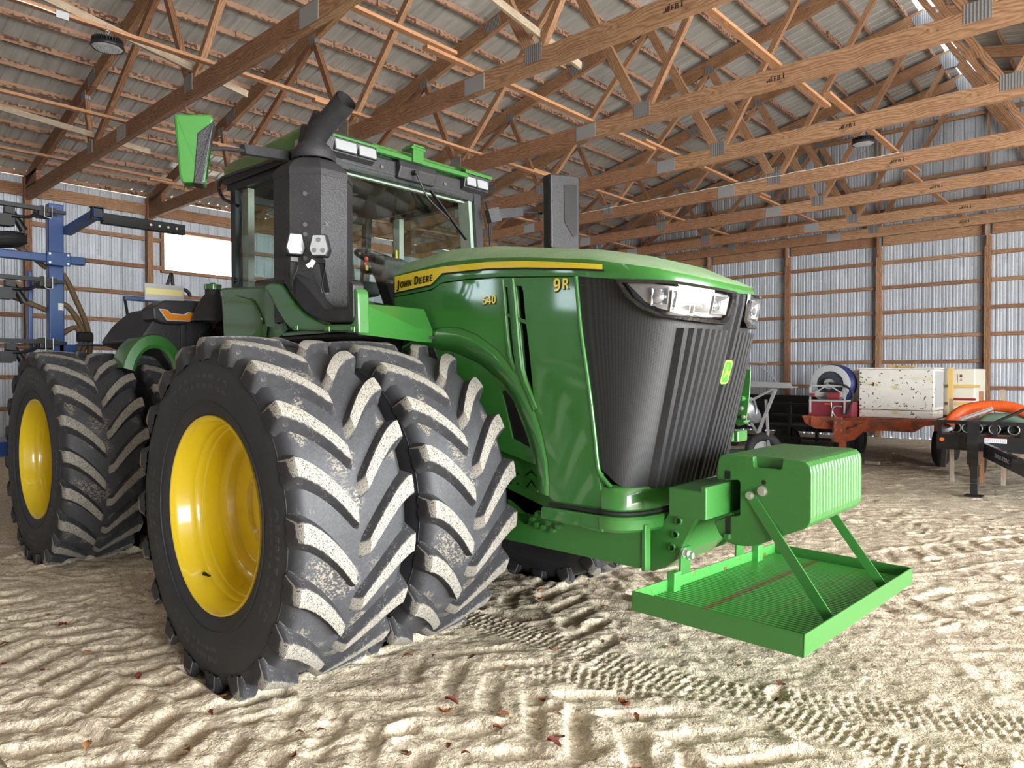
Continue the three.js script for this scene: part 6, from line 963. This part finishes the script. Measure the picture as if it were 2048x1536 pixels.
// galvanized auger with hopper cone on a wheeled frame
{
  const o = thing('grain_auger', 'grey galvanized auger hopper on a wheeled frame near the wall', 'auger');
  mesh('hopper_cone', [lathe([[0.03, 0], [0.2, 0.34], [0.26, 0.4], [0.27, 0.46]], 28).rotateZ(-1.0).translate(-2.05, 0.85, -9)], M.galv, o);
  mesh('hopper_ring', [torus(0.26, 0.02, -1.7, 1.06, -9, 0, Math.PI / 2, 0.57, 8, 32)], M.galv, o);
  mesh('trough', [ext([[-2.6, 1.54], [-2.6, 1.66], [-0.95, 1.62], [-0.88, 1.52]], 0.03).translate(0, 0, -8.98), box(1.75, 0.02, 0.22, -1.75, 1.55, -9.08, 0, 0, -0.012)], M.galv, o);
  mesh('lifting_arm', [board([-1.25, 1.5, -9], [-1.95, 1.15, -9], 0.04, 0.04), board([-1.22, 1.5, -9], [-1.65, 0.3, -8.9], 0.05, 0.05, [1, 0, 0]), board([-1.4, 1.3, -9], [-1.3, 0.4, -8.9], 0.04, 0.04, [1, 0, 0]), board([-1.75, 0.95, -9], [-1.3, 0.35, -8.9], 0.035, 0.035, [1, 0, 0])], M.galv, o);
  mesh('guy_wire', [tube([[-1.9, 1.95, -9], [-1.6, 1.94, -9], [-1.35, 1.8, -9], [-1.2, 1.63, -9]], 0.008, 20, 5), board([-1.9, 2.02, -9], [-1.4, 1.99, -9], 0.025, 0.025)], M.galv, o);
  const tw = mesh('auger_wheel', [torus(0.25, 0.09, -1.42, 0.35, -8.95, 0, 0.3, 0, 10, 28)], M.rubberPlain, o); mesh('wheel_hub', [cyl(0.17, 0.17, 0.1, 18, 0, 0, 0, Math.PI / 2).rotateY(0.3).translate(-1.42, 0.35, -8.95)], M.galv, tw);
  const st = thing('stock_panel_trailer', 'long black railed trailer parked against the end wall', 'trailer');
  for (const y of [1.1, 0.85, 0.6, 0.35]) mesh('side_rail', [box(3.4, 0.05, 0.05, -2.9, y, -12)], M.blackMetal, st);
  for (let i = 0; i < 6; i++) mesh('rail_post', [box(0.06, 0.85, 0.06, -4.5 + i * 0.6, 0.72, -12)], M.blackMetal, st);
  mesh('trailer_bed', [box(3.4, 0.1, 1.9, -2.9, 0.55, -13), box(3.4, 0.7, 0.04, -2.9, 0.9, -13.9)], M.blackMetal, st);
  for (const x of [-3.6, -2.2]) mesh('trailer_tire', [torus(0.22, 0.09, x, 0.31, -12.1, 0, 0, 0, 10, 24), cyl(0.15, 0.15, 0.1, 14, x, 0.31, -12.1, Math.PI / 2)], M.rubberPlain, st);
  for (const [a, b, r, l] of [[[-3.0, 0.07, -10.2], [-1.6, 0.07, -12.0], 0.06, 'long dark green pipe lying on the dirt floor'], [[-2.5, 0.06, -10.0], [-0.9, 0.06, -11.3], 0.05, 'long grey pipe lying on the dirt floor beside the green pipe']]) { const p = thing('floor_pipe', l, 'pipe'); const d = V(b[0] - a[0], 0, b[2] - a[2]), g = cyl(r, r, d.length(), 14); g.rotateX(Math.PI / 2).rotateY(Math.atan2(d.x, d.z)).translate((a[0] + b[0]) / 2, a[1] + 0.02, (a[2] + b[2]) / 2); mesh('pipe_body', [g], r > 0.055 ? mat([0.02, 0.05, 0.035], 0.6) : M.greyPaint, p); }
  const wb = thing('wood_block', 'short wooden block lying on the dirt near the white cabinet trailer', 'block'); mesh('block_body', [board([-0.2, groundH(-0.1, -10.9) + 0.03, -10.95], [0.05, groundH(-0.1, -10.9) + 0.03, -10.9], 0.09, 0.06)], M.woodPale, wb);
}
renderer.render(scene, camera);
